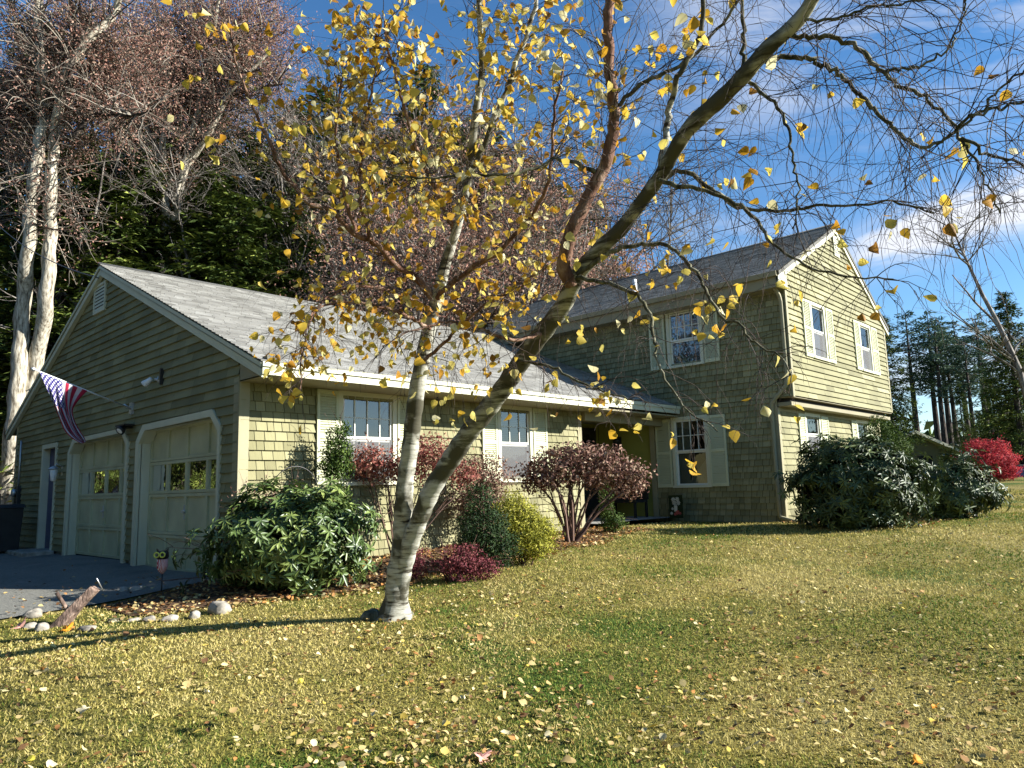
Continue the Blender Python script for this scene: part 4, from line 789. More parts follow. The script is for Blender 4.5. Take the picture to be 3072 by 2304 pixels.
# ------------------------------------------------------------------ shrubs
def shrub(name, label, cat, base, ells, nleaf, L, W, m_, stems=10, stem_top=.6, seed=1, whorl=0, shell=.55, droop=.3, upf=0., stem_r=.012, stem_m='stem', group=None, foldd=.2):
    """ells: list of (offset right, offset away, z centre above ground, r right, r away, r z) in metres"""
    base = np.array(base, float); base[2] = h(base[0], base[1]); rt_ = np.array([R_[0], R_[1], 0.]); rt_ /= np.linalg.norm(rt_); fw = np.array([-rt_[1], rt_[0], 0]); g = np.random.default_rng(seed); rg_ = random.Random(seed)
    t = thing(name, label, cat, base, group); C = []; O = []
    tot = sum(e[3]*e[4]*e[5] for e in ells)
    for e in ells:
        n = int(nleaf*e[3]*e[4]*e[5]/tot); u_ = rnd_unit(n); rad = g.uniform(0,1,(n,1))**(shell*.5); lump = 1+.17*np.sin(u_[:, :1]*5+seed)*np.cos(u_[:, 1:2]*6)+.12*np.sin(u_[:, 2:]*9+seed*2)+.08*np.sin(u_[:, :1]*17+u_[:, 1:2]*13+seed)
        sh = rnd_unit(46); ns_ = int(n*.13); si = g.integers(0, 46, ns_); u_[:ns_] = sh[si]+g.normal(0,.07,(ns_,3)); u_[:ns_] /= np.linalg.norm(u_[:ns_],axis=1,keepdims=True); rad[:ns_] = g.uniform(.8,1.28,(ns_,1))*(1-.2*(si[:, None] % 3))
        q = u_*rad*lump; p = base+[0,0,e[2]]+rt_*(e[0]+q[:, :1]*e[3])+fw*(e[1]+q[:, 1:2]*e[4])+np.array([0,0,1])*q[:, 2:]*e[5]; o = rt_*u_[:, :1]+fw*u_[:, 1:2]+np.array([0,0,1])*u_[:, 2:]
        keep = p[:,2] > base[2]+.02; C.append(p[keep]); O.append(o[keep])
    C = np.concatenate(C); O = np.concatenate(O)
    if whorl:
        n = len(C)//whorl; C = np.repeat(C[:n], whorl, 0); O = np.repeat(O[:n]+g.normal(0,.35,(n,3))+[0,0,.35], whorl, 0); O /= np.linalg.norm(O,axis=1,keepdims=True); a = np.tile(np.arange(whorl)*2*np.pi/whorl, n)+np.repeat(g.uniform(0,6,n), whorl)
        e1 = np.cross(O, [0.3,0.2,1.]); e1 /= np.linalg.norm(e1,axis=1,keepdims=True); e2 = np.cross(O, e1); D = e1*np.cos(a)[:, None]+e2*np.sin(a)[:, None]+O*g.uniform(.1,.6,(len(C),1))-np.array([0,0,droop]); nr = O+g.normal(0,.2,O.shape)
        T = np.clip(np.repeat(g.normal(.5,.2,n), whorl)+g.normal(0,.12,len(C)),0,1)
    else: D = O*.6+g.normal(0,.7,O.shape)+[0,0,upf-droop]; nr = O+g.normal(0,.7,O.shape); T = np.clip(g.normal(.5,.26,len(C)),0,1)
    V, F = leaves_arr(C, nr, D, g.uniform(.7,1.2,len(C))*L, g.uniform(.75,1.25,len(C))*W, foldd); tb = TB()
    for i in range(stems):
        e = ells[rg_.randrange(len(ells))]; tip = base+rt_*(e[0]+rg_.uniform(-.75,.75)*e[3])+fw*(e[1]+rg_.uniform(-.7,.7)*e[4])+np.array([0,0,e[2]+rg_.uniform(-.5,.6)*e[5]]); s0 = base+np.array([rg_.gauss(0,.05), rg_.gauss(0,.05), -.05]); mid = s0+(tip-s0)*.5+np.array([rg_.gauss(0,.06), rg_.gauss(0,.06), .12]); q = smooth(np.array([s0, mid, tip]), 9); tb.tube(q+RNG.normal(0,.008,q.shape), np.linspace(stem_r, stem_r*.3, 9), 5, rg_.random())
        for _ in range(4): a = rg_.randint(4,8); q2 = grow(q[a], q[a]-q[a-1]+np.array([rg_.gauss(0,.05) for _ in range(3)]), rg_.uniform(.15,.4), 5, .05, .3, rg_); tb.tube(q2, np.linspace(stem_r*.35, .002, 6), 3, rg_.random())
    tb.build('stems', M[stem_m], t); mesh_np('foliage', V, F, M[m_], t, np.tile(T, 2)); return t
shrub('rhododendron', 'big loose green rhododendron at the garage corner, left of the birch trunk', 'shrub', (4.55,8.0,0), [(0,0,.55,.95,.55,.62),(-.95,.15,.42,.75,.5,.5),(-1.2,.1,.2,.5,.4,.3),(.75,.25,.55,.62,.5,.55),(.2,-.2,.25,.9,.45,.35),(-.3,.1,.8,.5,.35,.32),(-1.35,.2,.62,.35,.3,.28)], 12000, .125, .036, 'rhodo', 16, seed=3, whorl=7, shell=.5)
shrub('topiary_arborvitae', 'small pointed spiral clipped arborvitae in front of the first side window', 'shrub', (5.72,8.75,0), [(0,0,1.62,.20,.18,.34),(-.03,0,1.40,.24,.20,.22),(.02,0,1.02,.17,.15,.14),(0,0,.6,.3,.28,.32),(.06,0,1.9,.08,.08,.16)], 6500, .05, .022, 'arbor', 6, seed=4, shell=.5, upf=.5)
shrub('red_leaf_shrub', 'vase shaped shrub with dull red leaves behind the birch fork', 'shrub', (6.75,8.72,0), [(-.42,0,1.42,.36,.3,.30),(.42,0,1.48,.50,.32,.36),(.0,.05,1.30,.5,.3,.2),(.95,0,1.2,.3,.25,.2)], 3600, .06, .032, 'redleaf', 16, seed=5, shell=.9, stem_r=.014)
shrub('hydrangea_shrub', 'wide flat topped shrub with withered brown red leaves before the porch', 'shrub', (9.75,7.95,0), [(-.15,0,1.22,.62,.45,.34),(.55,0,1.22,.62,.45,.36),(1.05,.1,1.05,.42,.35,.36),(.2,0,1.45,.7,.4,.22),(-.5,0,1.1,.35,.35,.3)], 5000, .075, .042, 'hydra', 20, seed=6, shell=.8, stem_r=.026)
shrub('brown_shrub', 'thin brownish shrub behind the golden cypress under the second side window', 'shrub', (8.35,8.6,0), [(0,0,1.1,.52,.35,.42),(-.1,0,.7,.5,.35,.3)], 4200, .05, .026, 'hydra', 14, seed=7, shell=.9)
shrub('yew_shrub', 'dark green yew between the crimson barberry and golden cypress', 'shrub', (6.75,6.95,0), [(0,0,.45,.36,.33,.42),(-.02,0,.9,.2,.2,.28),(.1,0,.3,.38,.3,.28)], 9000, .045, .014, 'yew', 8, seed=8, shell=.5)
shrub('golden_cypress', 'bright yellow green cypress standing right of the dark yew', 'shrub', (7.46,6.90,0), [(0,0,.42,.40,.33,.38),(-.12,0,.72,.26,.26,.26),(.15,0,.35,.3,.3,.3)], 9500, .055, .016, 'gold', 8, seed=9, shell=.6, upf=.4)
shrub('barberry_shrub', 'low crimson barberry right behind the birch trunk', 'shrub', (6.0,6.72,0), [(.1,0,.22,.30,.25,.22),(-.50,.1,.22,.22,.2,.22),(.38,.05,.14,.22,.18,.14)], 4200, .035, .018, 'barberry', 12, seed=10, shell=.7)
shrub('porch_shrub', 'narrow green and yellow shrub beside the porch opening', 'shrub', (11.2,8.2,0), [(0,0,.5,.15,.15,.45),(.1,0,.2,.25,.2,.2)], 2200, .05, .02, 'arbor', 6, seed=11, shell=.8, upf=.5)
shrub('dried_flower_clump', 'clump of dried reddish brown flower stalks under the wire hoop', 'plant', (4.75,8.75,0), [(0,0,1.0,.48,.2,.32),(-.1,0,.6,.5,.2,.4)], 1500, .045, .02, 'hydra', 34, seed=12, shell=1.2, stem_r=.005)
shrub('rhododendron', 'huge dark glossy rhododendron in front of the sunlit gable wall', 'shrub', (14.0,4.75,0), [(.1,0,.75,1.1,.9,.85),(-.75,.15,.55,.72,.7,.62),(.95,.0,.6,.80,.8,.62),(1.25,-.1,.4,.55,.6,.42),(.1,-.1,.35,1.35,.85,.42),(.15,0,1.15,.75,.7,.5)], 15000, .15, .04, 'rhodo2', 14, seed=13, whorl=7, shell=.35)
shrub('rhododendron', 'smaller dark rhododendron at the right end of the gable hedge', 'shrub', (17.6,4.0,0), [(0,0,.6,.85,.8,.65),(.4,0,.45,.6,.6,.48),(-.5,0,.75,.7,.6,.55)], 9000, .15, .04, 'rhodo2', 10, seed=14, whorl=7, shell=.35)
shrub('dome_conifer', 'clipped green dome conifer rising behind the big rhododendron', 'shrub', (17.9,5.3,0), [(0,0,1.3,.6,.5,.8),(0,0,.7,.75,.6,.7),(-.05,0,1.95,.28,.25,.3)], 16000, .07, .022, 'arbor', 6, seed=15, shell=.25, upf=.4)
q = G(2965, 1441); print('firebush at', q)
k_ = 34.; q = P(2968, 1441, k_); shrub('burning_bush', 'round bright red bush on the far lawn left of the navy bin', 'shrub', q, [(0,0,.95,1.25,1.1,.95),(-.5,0,.75,.8,.8,.75),(.35,0,.5,.95,.9,.5)], 12000, .12, .05, 'firebush', 20, seed=16, shell=.4, upf=.5)
# ------------------------------------------------------------------ small things
def proj(p): k = p@F_; return 1536+FOC*(p@R_)/k, 1152-FOC*(p@U_)/k
# flag on its pole
pb = np.array([4.46, 13.05, 1.50]); pt = P(104, 1109, 10.4); t = thing('flag', 'red white and blue national flag drooping from an angled pole over the garage doors', 'flag', pb)
mb = MB(); mb.tube([pb, pt], [.014,.011], 8); mb.build('pole', M['whiteplastic'], t); mb = MB(); mb.lathe(pt, [(.008,0),(.028,.01),(.03,.03),(.012,.06)], 10, tuple(pt-pb)); mb.build('finial', M['galv'], t)
mb = MB(); mb.box((4.44,13.0,1.40),(4.49,13.1,1.60)); mb.tube([(4.47,13.05,1.48),(4.33,13.05-.02,1.56)], .022, 8); mb.build('bracket', M['galv'], t)
def flag_mat():
    m_ = bpy.data.materials.new('flag cloth'); m_.use_nodes = True; t = m_.node_tree; b = t.nodes['Principled BSDF']; b.inputs['Roughness'].default_value = .8; b.inputs['Specular IOR Level'].default_value = .1
    uv = t.nodes.new('ShaderNodeUVMap'); sp = t.nodes.new('ShaderNodeSeparateXYZ'); t.links.new(uv.outputs[0], sp.inputs[0])
    def mth(op, a, b_=None, c=None):
        n = t.nodes.new('ShaderNodeMath'); n.operation = op
        for i, v in enumerate((a, b_, c)):
            if v is None: continue
            if isinstance(v, (int, float)): n.inputs[i].default_value = v
            else: t.links.new(v, n.inputs[i])
        return n.outputs[0]
    x, y = sp.outputs['X'], sp.outputs['Y']   # x along the fly, y down the hoist 0..1
    stripe = mth('LESS_THAN', mth('FRACT', mth('MULTIPLY', y, 6.5)), .5)
    can = mth('MULTIPLY', mth('LESS_THAN', x, .42), mth('LESS_THAN', y, 7/13))
    def dots(ox, oy, nx, ny):
        fx = mth('SUBTRACT', mth('FRACT', mth('ADD', mth('MULTIPLY', x, nx/.42), ox)), .5); fy = mth('SUBTRACT', mth('FRACT', mth('ADD', mth('MULTIPLY', y, ny/(7/13)), oy)), .5)
        return mth('LESS_THAN', mth('ADD', mth('MULTIPLY', mth('POWER', mth('ABSOLUTE', fx), 2), 1), mth('MULTIPLY', mth('POWER', mth('ABSOLUTE', fy), 2), 1)), .06)
    st = mth('MAXIMUM', dots(0, 0, 6, 5), dots(.5, .5, 6, 5))
    def mix(f, a, b_):
        n = t.nodes.new('ShaderNodeMix'); n.data_type = 'RGBA'; t.links.new(f, n.inputs['Factor'])
        for k_, v in (('A', a), ('B', b_)):
            if isinstance(v, tuple): n.inputs[k_].default_value = (*v, 1)
            else: t.links.new(v, n.inputs[k_])
        return n.outputs['Result']
    t.links.new(mix(can, mix(stripe, (.48,.46,.48), (.34,.02,.05)), mix(st, (.03,.025,.14), (.48,.46,.48))), b.inputs['Base Color'])
    tr = t.nodes.new('ShaderNodeBsdfTranslucent'); tr.inputs[0].default_value = (.4,.3,.3,1); ms = t.nodes.new('ShaderNodeMixShader'); ms.inputs[0].default_value = .12; t.links.new(b.outputs[0], ms.inputs[1]); t.links.new(tr.outputs[0], ms.inputs[2]); t.links.new(ms.outputs[0], t.nodes['Material Output'].inputs['Surface']); return m_
# draped cloth: left and right silhouettes converge as it hangs
kf = 10.45; ku = 10.75
cols = [  # for hoist s (0 tip .. 1 low): path of the fly downwards, traced points
 [(118,1116),(135,1155),(158,1205),(178,1255),(196,1295),(222,1318),(243,1330)],
 [(150,1130),(160,1165),(172,1210),(192,1262),(214,1300),(236,1322),(246,1331)],
 [(182,1142),(184,1175),(192,1215),(208,1265),(226,1300),(240,1320),(250,1330)],
 [(215,1155),(208,1190),(206,1225),(216,1268),(232,1300),(246,1318),(254,1329)],
 [(262,1172),(240,1195),(218,1232),(226,1268),(240,1292),(252,1312),(258,1326)]]
ns, nf = 33, 41; vs = np.zeros((ns, nf, 3)); g4 = [smooth(np.array([[x, y, 0.] for x, y in c_]), nf) for c_ in cols]
for i in range(ns):
    s_ = i/(ns-1)*4; a = min(int(s_), 3); fr_ = s_-a; ln = g4[a]*(1-fr_)+g4[a+1]*fr_
    for j in range(nf):
        f_ = j/(nf-1); k0 = 10.4+(10.9-10.4)*(i/(ns-1)); k = k0+.05*math.sin(i*.75+f_*3)*min(1, f_*3)+.03*math.sin(i*1.7+j*.2)*f_; vs[i, j] = P(ln[j][0], ln[j][1], k)
idx = np.arange(ns*nf).reshape(ns, nf); F = np.stack([idx[:-1,:-1], idx[1:,:-1], idx[1:,1:], idx[:-1,1:]], -1).reshape(-1, 4)
fo_ = mesh_np('cloth', vs.reshape(-1, 3), F, flag_mat(), t, smooth=True); me = fo_.data; uvl = me.uv_layers.new(name='UVMap'); li = np.empty(len(me.loops), np.int32); me.loops.foreach_get('vertex_index', li); uvl.data.foreach_set('uv', np.stack([(li % nf)/(nf-1), (li//nf)/(ns-1)], 1).astype(np.float32).ravel())
sd_ = fo_.modifiers.new('thick', 'SOLIDIFY'); sd_.thickness = .003
# wall lights
def bulb(p, m_='whiteplastic'): pass
q = A0.p(12.0, 1.87); t = thing('wall_lamp', 'small white flood lamp high on the gable wall above the right garage door', 'lamp', q)
mb = MB(); mb.lathe(q, [(.055,0),(.055,.02),(.02,.03),(.02,.07)], 12, (-1,0,0)); mb.build('mount', M['galv'], t); mb = MB(); mb.lathe(q+[-.10,.06,.02], [(.03,0),(.035,.04),(.06,.13),(.062,.15),(.02,.165)], 14, (-.5,.55,-.65)); mb.build('bulb', M['whiteplastic'], t)
mb = MB(); mb.box((4.43,11.78,1.76),(4.49,11.82,2.02)); tag(mb.build('wall_plate', M['black'], None), 'narrow dark wall plate just right of the white flood lamp on the gable wall', 'plate')
q = A0.p(13.05, 1.20); t = thing('wall_lamp', 'black motion flood lamp on the wall between the two garage doors', 'lamp', q)
mb = MB(); mb.box(q+[-.12,-.02,-.03], q+[0,.20,.03]); mb.box(q+[-.20,-.16,-.0], q+[-.02,.26,.03]); mb.build('mount', M['black'], t, .004); mb = MB(); mb.lathe(q+[-.15,.0,-.03], [(.03,-.02),(.05,0),(.075,.06),(.08,.09),(.075,.095)], 16, (-.7,-.25,-.6)); mb.build('shade', M['black'], t); mb = MB(); mb.lathe(q+[-.15,.0,-.03]+np.array([-.7,-.25,-.6])*.085, [(.06,0),(.058,.012),(.03,.02)], 16, (-.7,-.25,-.6)); mb.build('lens', M['whiteplastic'], t)
q = A0.p(16.82, .55); t = thing('wall_lantern', 'grey lantern beside the navy side door', 'lamp', q)
mb = MB(); mb.box(q+[-.02,-.05,-.1], q+[0,.05,.16]); mb.tube([q+[-.0,0,.12], q+[-.12,0,.18], q+[-.16,0,.12]], .012, 6); mb.lathe(q+[-.16,0,.05], [(.02,.09),(.10,.04),(.11,.03),(.09,.02)], 8); mb.build('bracket', M['galv'], t); mb = MB(); mb.lathe(q+[-.16,0,-.15], [(.03,-.02),(.05,0),(.075,.2),(.07,.21)], 8); mb.build('glass', M['whiteplastic'], t)
q = np.array([14.78, 10.35, 1.0]); t = thing('wall_lantern', 'black lantern on the yellow porch wall', 'lamp', q)
mb = MB(); mb.box(q+[-.03,-.06,-.15], q+[0,.06,.15]); mb.tube([q+[0,0,.1], q+[-.1,0,.16], q+[-.13,0,.1]], .012, 6); mb.build('bracket', M['black'], t); mb = MB(); mb.lathe(q+[-.13,0,-.25], [(.02,-.04),(.06,0),(.09,.28),(.11,.3),(.02,.38)], 6); mb.build('lantern_body', M['black'], t)
# meter and boxes at far left of the gable wall, bin, fence
q = A0.p(19.95, .10); t = thing('electric_meter', 'grey electric meter with a conduit at the left end of the gable wall', 'meter', q)
mb = MB(); mb.box(q+[-.10,-.13,-.28], q+[0,.13,.25]); mb.build('meter_box', M['black'], t, .01); mb = MB(); mb.lathe(q+[-.1,0,.1], [(.09,0),(.09,.05),(.07,.08)], 16, (-1,0,0)); mb.build('dial', M['galv'], t); mb = MB(); mb.tube([q+[-.05,0,.25], q+[-.05,0,1.3]], .02, 8); mb.build('conduit', M['galv'], t)
q = np.array([3.9, 18.6, h(3.9,18.6)]); t = thing('trash_bin', 'dark wheeled trash bin standing at the left edge of the garage wall', 'bin', q)
mb = MB(); mb.prism([q+[-.26,-.3,.06], q+[.26,-.3,.06], q+[.3,-.36,.95], q+[-.3,-.36,.95]], (0,.62,0)); mb.build('body', M['black'], t, .015); mb = MB(); mb.prism([q+[-.33,-.4,.95], q+[.33,-.4,.95], q+[.3,-.36,1.03], q+[-.3,-.36,1.03]], (0,.72,0)); mb.build('lid', M['black'], t, .01)
for sx_ in (-.28, .28): mb = MB(); mb.lathe(q+[sx_-.02,.28,.1], [(.1,0),(.1,.04)], 14, (1,0,0)); mb.build('wheel', M['black'], t)
t = thing('board_fence', 'short pale board fence past the far left corner of the garage', 'fence', (4.2, 21.2, h(4.2,21.2)))
mb = MB()
for i in range(16): x_ = 4.35-i*.125; z_ = h(x_, 21.3); mb.box((x_-.06,21.3,z_-.1),(x_+.055,21.325,z_+1.28+.01*(i % 3)))
mb.box((2.4,21.33,-.6),(4.4,21.37,-.52)); mb.box((2.4,21.33,.0),(4.4,21.37,.08)); mb.build('fence_panel', M['oldwood'], t); mb = MB(); mb.box((2.3,21.28,-1.2),(2.4,21.4,.3)); mb.build('post', M['oldwood'], t)
q0 = np.array([4.4, 14.9, 4.18]); q1 = P(-40, 640, 22); n = 20; pts = [q0+(q1-q0)*s-np.array([0,0,1])*1.1*s*(1-s) for s in np.linspace(0,1,n)]; mb = MB(); mb.tube(pts, .012, 5); tag(mb.build('service_wire', M['black'], None), 'overhead wire running from the garage peak to the upper left', 'wire')
# owl stake (generic garden ornament)
q = G(484, 1778); t = thing('owl_ornament', 'owl garden stake with yellow ring eyes and red striped body beside the drive', 'ornament', q); kk = q@F_
def atpx(x, y, k): return P(x, y, k)
M['owl_y'] = mat('yellow enamel', (.62,.66,.10), .4, .5, noise=(9,.1)); M['owl_r'] = mat('red white striped cloth', (.6,.1,.1), .7, .2); 
mt_ = M['owl_r'].node_tree; wv = mt_.nodes.new('ShaderNodeTexWave'); wv.inputs['Scale'].default_value = 22; wv.bands_direction = 'X'; rp = mt_.nodes.new('ShaderNodeValToRGB'); rp.color_ramp.interpolation = 'CONSTANT'; rp.color_ramp.elements[0].color = (.55,.06,.06,1); rp.color_ramp.elements[1].color = (.72,.66,.6,1); rp.color_ramp.elements[1].position = .5; tcx = mt_.nodes.new('ShaderNodeTexCoord'); mt_.links.new(tcx.outputs['Object'], wv.inputs['Vector']); mt_.links.new(wv.outputs['Fac'], rp.inputs['Fac']); mt_.links.new(rp.outputs['Color'], mt_.nodes['Principled BSDF'].inputs['Base Color'])
zz = lambda y: P(484, y, kk)[2]-q[2]
fx = -F_.copy(); fx[2] = 0; fx /= np.linalg.norm(fx); rx = np.array([R_[0], R_[1], 0]); rx /= np.linalg.norm(rx)
mb = MB(); mb.tube([q-[0,0,.1], q+[0,0,zz(1722)]], .008, 6); mb.build('stake', M['black'], t)
mb = MB(); z0, z1 = zz(1715), zz(1678); mb.lathe(q+[0,0,z0], [(.012,-.03),(.04,.0),(.058,.04),(.064,(z1-z0)*.55),(.058,(z1-z0)*.6),(.066,(z1-z0)*.98),(.05,z1-z0)], 16); mb.build('body', M['owl_r'], t)
mb = MB(); mb.lathe(q+[0,0,z1], [(.06,0),(.07,.025),(.067,.075),(.04,.095),(.01,.1)], 16)
for s_ in (-1, 1): mb.prism([q+rx*s_*.066+[0,0,z1+.065], q+rx*s_*.07+[0,0,z1+.125], q+rx*s_*.025+[0,0,z1+.09]], fx*.02)
mb.build('head', M['black'], t)
for s_ in (-1, 1):
    mb = MB(); c0 = q+rx*s_*.036+fx*.085+np.array([0,0,z1+.055]); mb.tube([c0+rx*math.cos(a)*.029+np.array([0,0,math.sin(a)*.029]) for a in np.linspace(0,2*math.pi,17)], .009, 6); mb.build('eye_ring', M['owl_y'], t)
# leaning wooden plow-like beam
wk = 7.6; t = thing('wooden_plow', 'weathered old wooden plow leaning up out of the leaves beside the drive', 'plow', G(165, 1872))
a = G(160, 1880); b = P(292, 1762, a@F_+.25); a = a-np.array([0,0,.05]); d_ = (b-a)/np.linalg.norm(b-a); sd_v = np.cross(d_, fx); sd_v /= np.linalg.norm(sd_v)
mb = MB(); w2 = .045; mb.prism([a-sd_v*w2, a+sd_v*w2*1.3, b+sd_v*w2, b-sd_v*w2*.8], fx*.09, 0); mb.build('beam', M['oldwood'], t, .008)
c_ = a*.62+b*.38; e_ = P(170, 1778, c_@F_-.05); mb = MB(); mb.tube([c_, e_], [.022,.02], 6); mb.build('handle', M['oldwood'], t)
mb = MB(); c2 = a*.45+b*.55; mb.prism([c2+sd_v*.05, a+sd_v*.10, a+sd_v*.02, c2+sd_v*-.0], fx*.05+sd_v*.0); mb.build('share', M['oldwood'], t)
mb = MB(); mb.tube([b, P(308,1770,b@F_), P(290,1735,b@F_-.1)], .006, 5); mb.build('spike', M['galv'], t)
# rocks
rocks = [(98,1845,52,.62,'pink tinted round stone at the left end of the row by the drive'),(90,1880,40,.5,'flat pale stone under the round pink one'),(125,1884,44,.7,'rounded tan stone near the foot of the plow'),(265,1885,52,.3,'low grey green stone half sunk in the grass'),(345,1862,40,.35,'dark flat stone in the middle of the edging row'),(400,1860,34,.42,'small mossy stone behind the grass edge'),(447,1858,38,.45,'tan stone beside the dark flat one'),(508,1858,54,.38,'long pinkish stone right of the tan one'),(583,1848,36,.8,'upright grey white stone left of the biggest one'),(663,1826,70,.62,'biggest white pointed stone before the rhododendron'),(373,1772,26,.9,'small pale upright stone on the drive edge'),(416,1768,44,.6,'white stone with a pink side on the drive edge'),(1112,1850,60,.75,'dark mossy stone against the foot of the birch')]
for i, (x, y, w_, asp, lab) in enumerate(rocks):
    q = G(x, y+w_*asp*.25); k = q@F_; r_ = w_/2/FOC*k*1.0; g = np.random.default_rng(i+50); mb = MB(); nlat, nlon = 9, 14; vv = []
    for a in range(nlat+1):
        th_ = math.pi*a/nlat
        for b in range(nlon):
            ph = 2*math.pi*b/nlon; n_ = np.array([math.sin(th_)*math.cos(ph), math.sin(th_)*math.sin(ph), math.cos(th_)]); s_ = 1+.14*math.sin(n_[0]*3.1+i)+.12*math.sin(n_[1]*4.3+i*2)+.08*math.sin(n_[2]*6+n_[0]*5)+g.normal(0,.02); vv.append(q+n_*s_*np.array([r_, r_*.9, r_*asp*1.05])+[0,0,r_*asp*.45])
    ff = [(a*nlon+b, (a+1)*nlon+b, (a+1)*nlon+(b+1) % nlon, a*nlon+(b+1) % nlon) for a in range(nlat) for b in range(nlon)]; mb.add(vv, ff, 0, True)
    tag(mb.build('stone', M['stone'] if i not in (4, 12) else M['birch_dark'], None), lab, 'stone', 'stones edging the bed')
# wire hoop and small garden cage
mb = MB(); c0 = np.array([4.95, 8.55, -1.0]); mb.tube([c0+np.array([1,0,0])*math.cos(a)*.33+np.array([0,0,1])*(1.02+.33*math.sin(a)) for a in np.linspace(0,math.pi,21)]+[c0+[-.33,0,0]], .006, 5); mb.tube([c0+[.33,0,0], c0+[.33,0,1.02]], .006, 5)
tag(mb.build('garden_hoop', M['black'], None), 'thin arched wire hoop standing against the sunlit wall by the garage corner', 'hoop')
# porch bench and box
t = thing('porch_bench', 'dark bench with a tall back on the shadowed porch', 'bench', (14.3, 9.9, -.76))
mb = MB(); mb.box((14.0,9.45,-.42),(14.5,10.4,-.36)); mb.build('seat', M['black'], t); mb = MB(); mb.box((14.5,9.45,-.36),(14.56,10.4,.05)); mb.build('backrest', M['black'], t)
for a, b in ((14.02,9.47),(14.02,10.34),(14.48,9.47),(14.48,10.34)): mb = MB(); mb.box((a,b,-.77),(a+.05,b+.05,-.42)); mb.build('leg', M['black'], t)
# small garden flag with flowers by the tall front wall
q = G(2018, 1572); M['gflag'] = mat('dark green cloth', (.02,.03,.012), .9, .1, noise=(6,.2)); M['petal'] = mat('white printed petals', (.55,.54,.46), .8, .1, noise=(30,.1)); M['redprint'] = mat('red printed petals', (.45,.10,.09), .8, .1, noise=(30,.1))
q = np.array([14.35, 8.62, h(14.35,8.62)]); t = thing('garden_flag', 'small dark garden flag printed with white flowers and a red bloom below the window', 'flag', q)
u_ = np.array([0,-1,0.]); dn = np.array([-1,0,0.])
mb = MB(); mb.tube([q+u_*-.2, q+u_*-.2+[0,0,.62], q+u_*.2+[0,0,.62]], .006, 6); mb.build('pole', M['black'], t)
cl = Pl(q+dn*.008, u_, (0,0,1), dn); mb = MB(); cl.box(mb, -.17, .18, .10, .60, 0, .004); mb.build('cloth', M['gflag'], t)
mb = MB()
def flower(cx, cz, r_, n=8):
    for i in range(n):
        a = 2*math.pi*i/n; mb.add([cl.p(cx, cz, .0065), cl.p(cx+r_*math.cos(a-.3)*.7, cz+r_*math.sin(a-.3)*.7, .0065), cl.p(cx+r_*math.cos(a), cz+r_*math.sin(a), .0065), cl.p(cx+r_*math.cos(a+.3)*.7, cz+r_*math.sin(a+.3)*.7, .0065)], [(0,1,2,3)])
for f_ in ((-.05,.50,.06),(.05,.51,.055),(-.03,.43,.06),(.07,.43,.06),(-.08,.30,.035),(-.11,.20,.04),(.0,.36,.05)): flower(*f_)
cl.box(mb, -.04, .04, .24, .36, .005, .006); mb.build('print', M['petal'], t); mb = MB(); flower(.04,.22,.06); flower(.10,.20,.04); flower(-.02,.18,.04); mb.build('print', M['redprint'], t)
# splash block at the downspout is part of ground clutter; neighbour's house, bin far right
nk = 44.; c0 = P(2790, 1400, nk); zb = h(c0[0], c0[1]); t = thing('neighbour_house', 'low olive house with a shallow gable beyond the hedge at the right', 'house', (c0[0], c0[1], zb))
def NP(x, y, k=nk): return P(x, y, k)
ga, gb, gc = NP(2700,1318), NP(2745,1292), NP(2885,1350)
hv = np.array([R_[0], R_[1], 0]); hv /= np.linalg.norm(hv); aw = np.array([-hv[1], hv[0], 0])
W0 = np.array([c0[0], c0[1], 0]); zr_ = gb[2]; ze = gc[2]-.05
mb = MB(); mb.prism([W0-hv*3.4+Zv*(zb-.3), W0+hv*1.45+Zv*(zb-.3), W0+hv*1.45+Zv*(ze+.1), W0-hv*.95+Zv*(zr_-.1), W0-hv*3.4+Zv*(ze+.1)], aw*8); mb.build('wall', M['siding'], t)
mb = MB(); mb.prism([W0-hv*.95+Zv*zr_, W0+hv*1.9+Zv*(ze-.08), W0+hv*1.9+Zv*(ze-.26), W0-hv*.95+Zv*(zr_-.18)], aw*9); mb.prism([W0-hv*3.9+Zv*(ze-.08), W0-hv*.95+Zv*zr_, W0-hv*.95+Zv*(zr_-.18), W0-hv*3.9+Zv*(ze-.26)], aw*9)
for v_ in range(len(mb.v)): mb.v[v_] = tuple(np.array(mb.v[v_])-aw*.6)
mb.build('roof', M['trim'], t); mb = MB(); mb.box(W0+[-.1,-.1,zb], W0+[.1,.1,zb+.01]); 
mb = MB(); o_ = W0-hv*.7-aw*.03+Zv*(zb+.6); mb.prism([o_, o_+hv*.9, o_+hv*.9+Zv*.9, o_+Zv*.9], aw*.03); mb.build('window', M['dark'], t); mb = MB(); o_ = W0+hv*1.38-aw*.04+Zv*(zb-.2); mb.prism([o_, o_+hv*.12, o_+hv*.12+Zv*(ze-zb+.1), o_+Zv*(ze-zb+.1)], aw*.03); mb.build('corner_board', M['trim'], t)
q = P(3072, 1434, 38.); t = thing('navy_bin', 'dark navy lidded dumpster at the right edge beyond the red bush', 'bin', q)
M['navy2'] = mat('navy enamel', (.015,.015,.09), .5, .4, noise=(3,.15))
mb = MB(); mb.prism([q-hv*.42-Zv*.1, q+hv*1.4-Zv*.1, q+hv*1.5+Zv*.62, q-hv*.47+Zv*.62], aw*1.2); mb.build('body', M['navy2'], t, .03); mb = MB(); mb.prism([q-hv*.5+Zv*.62-aw*.04, q+hv*1.53+Zv*.62-aw*.04, q+hv*1.5+Zv*.70-aw*.04, q-hv*.47+Zv*.70-aw*.04], aw*1.28); mb.build('lid', M['black'], t, .01)
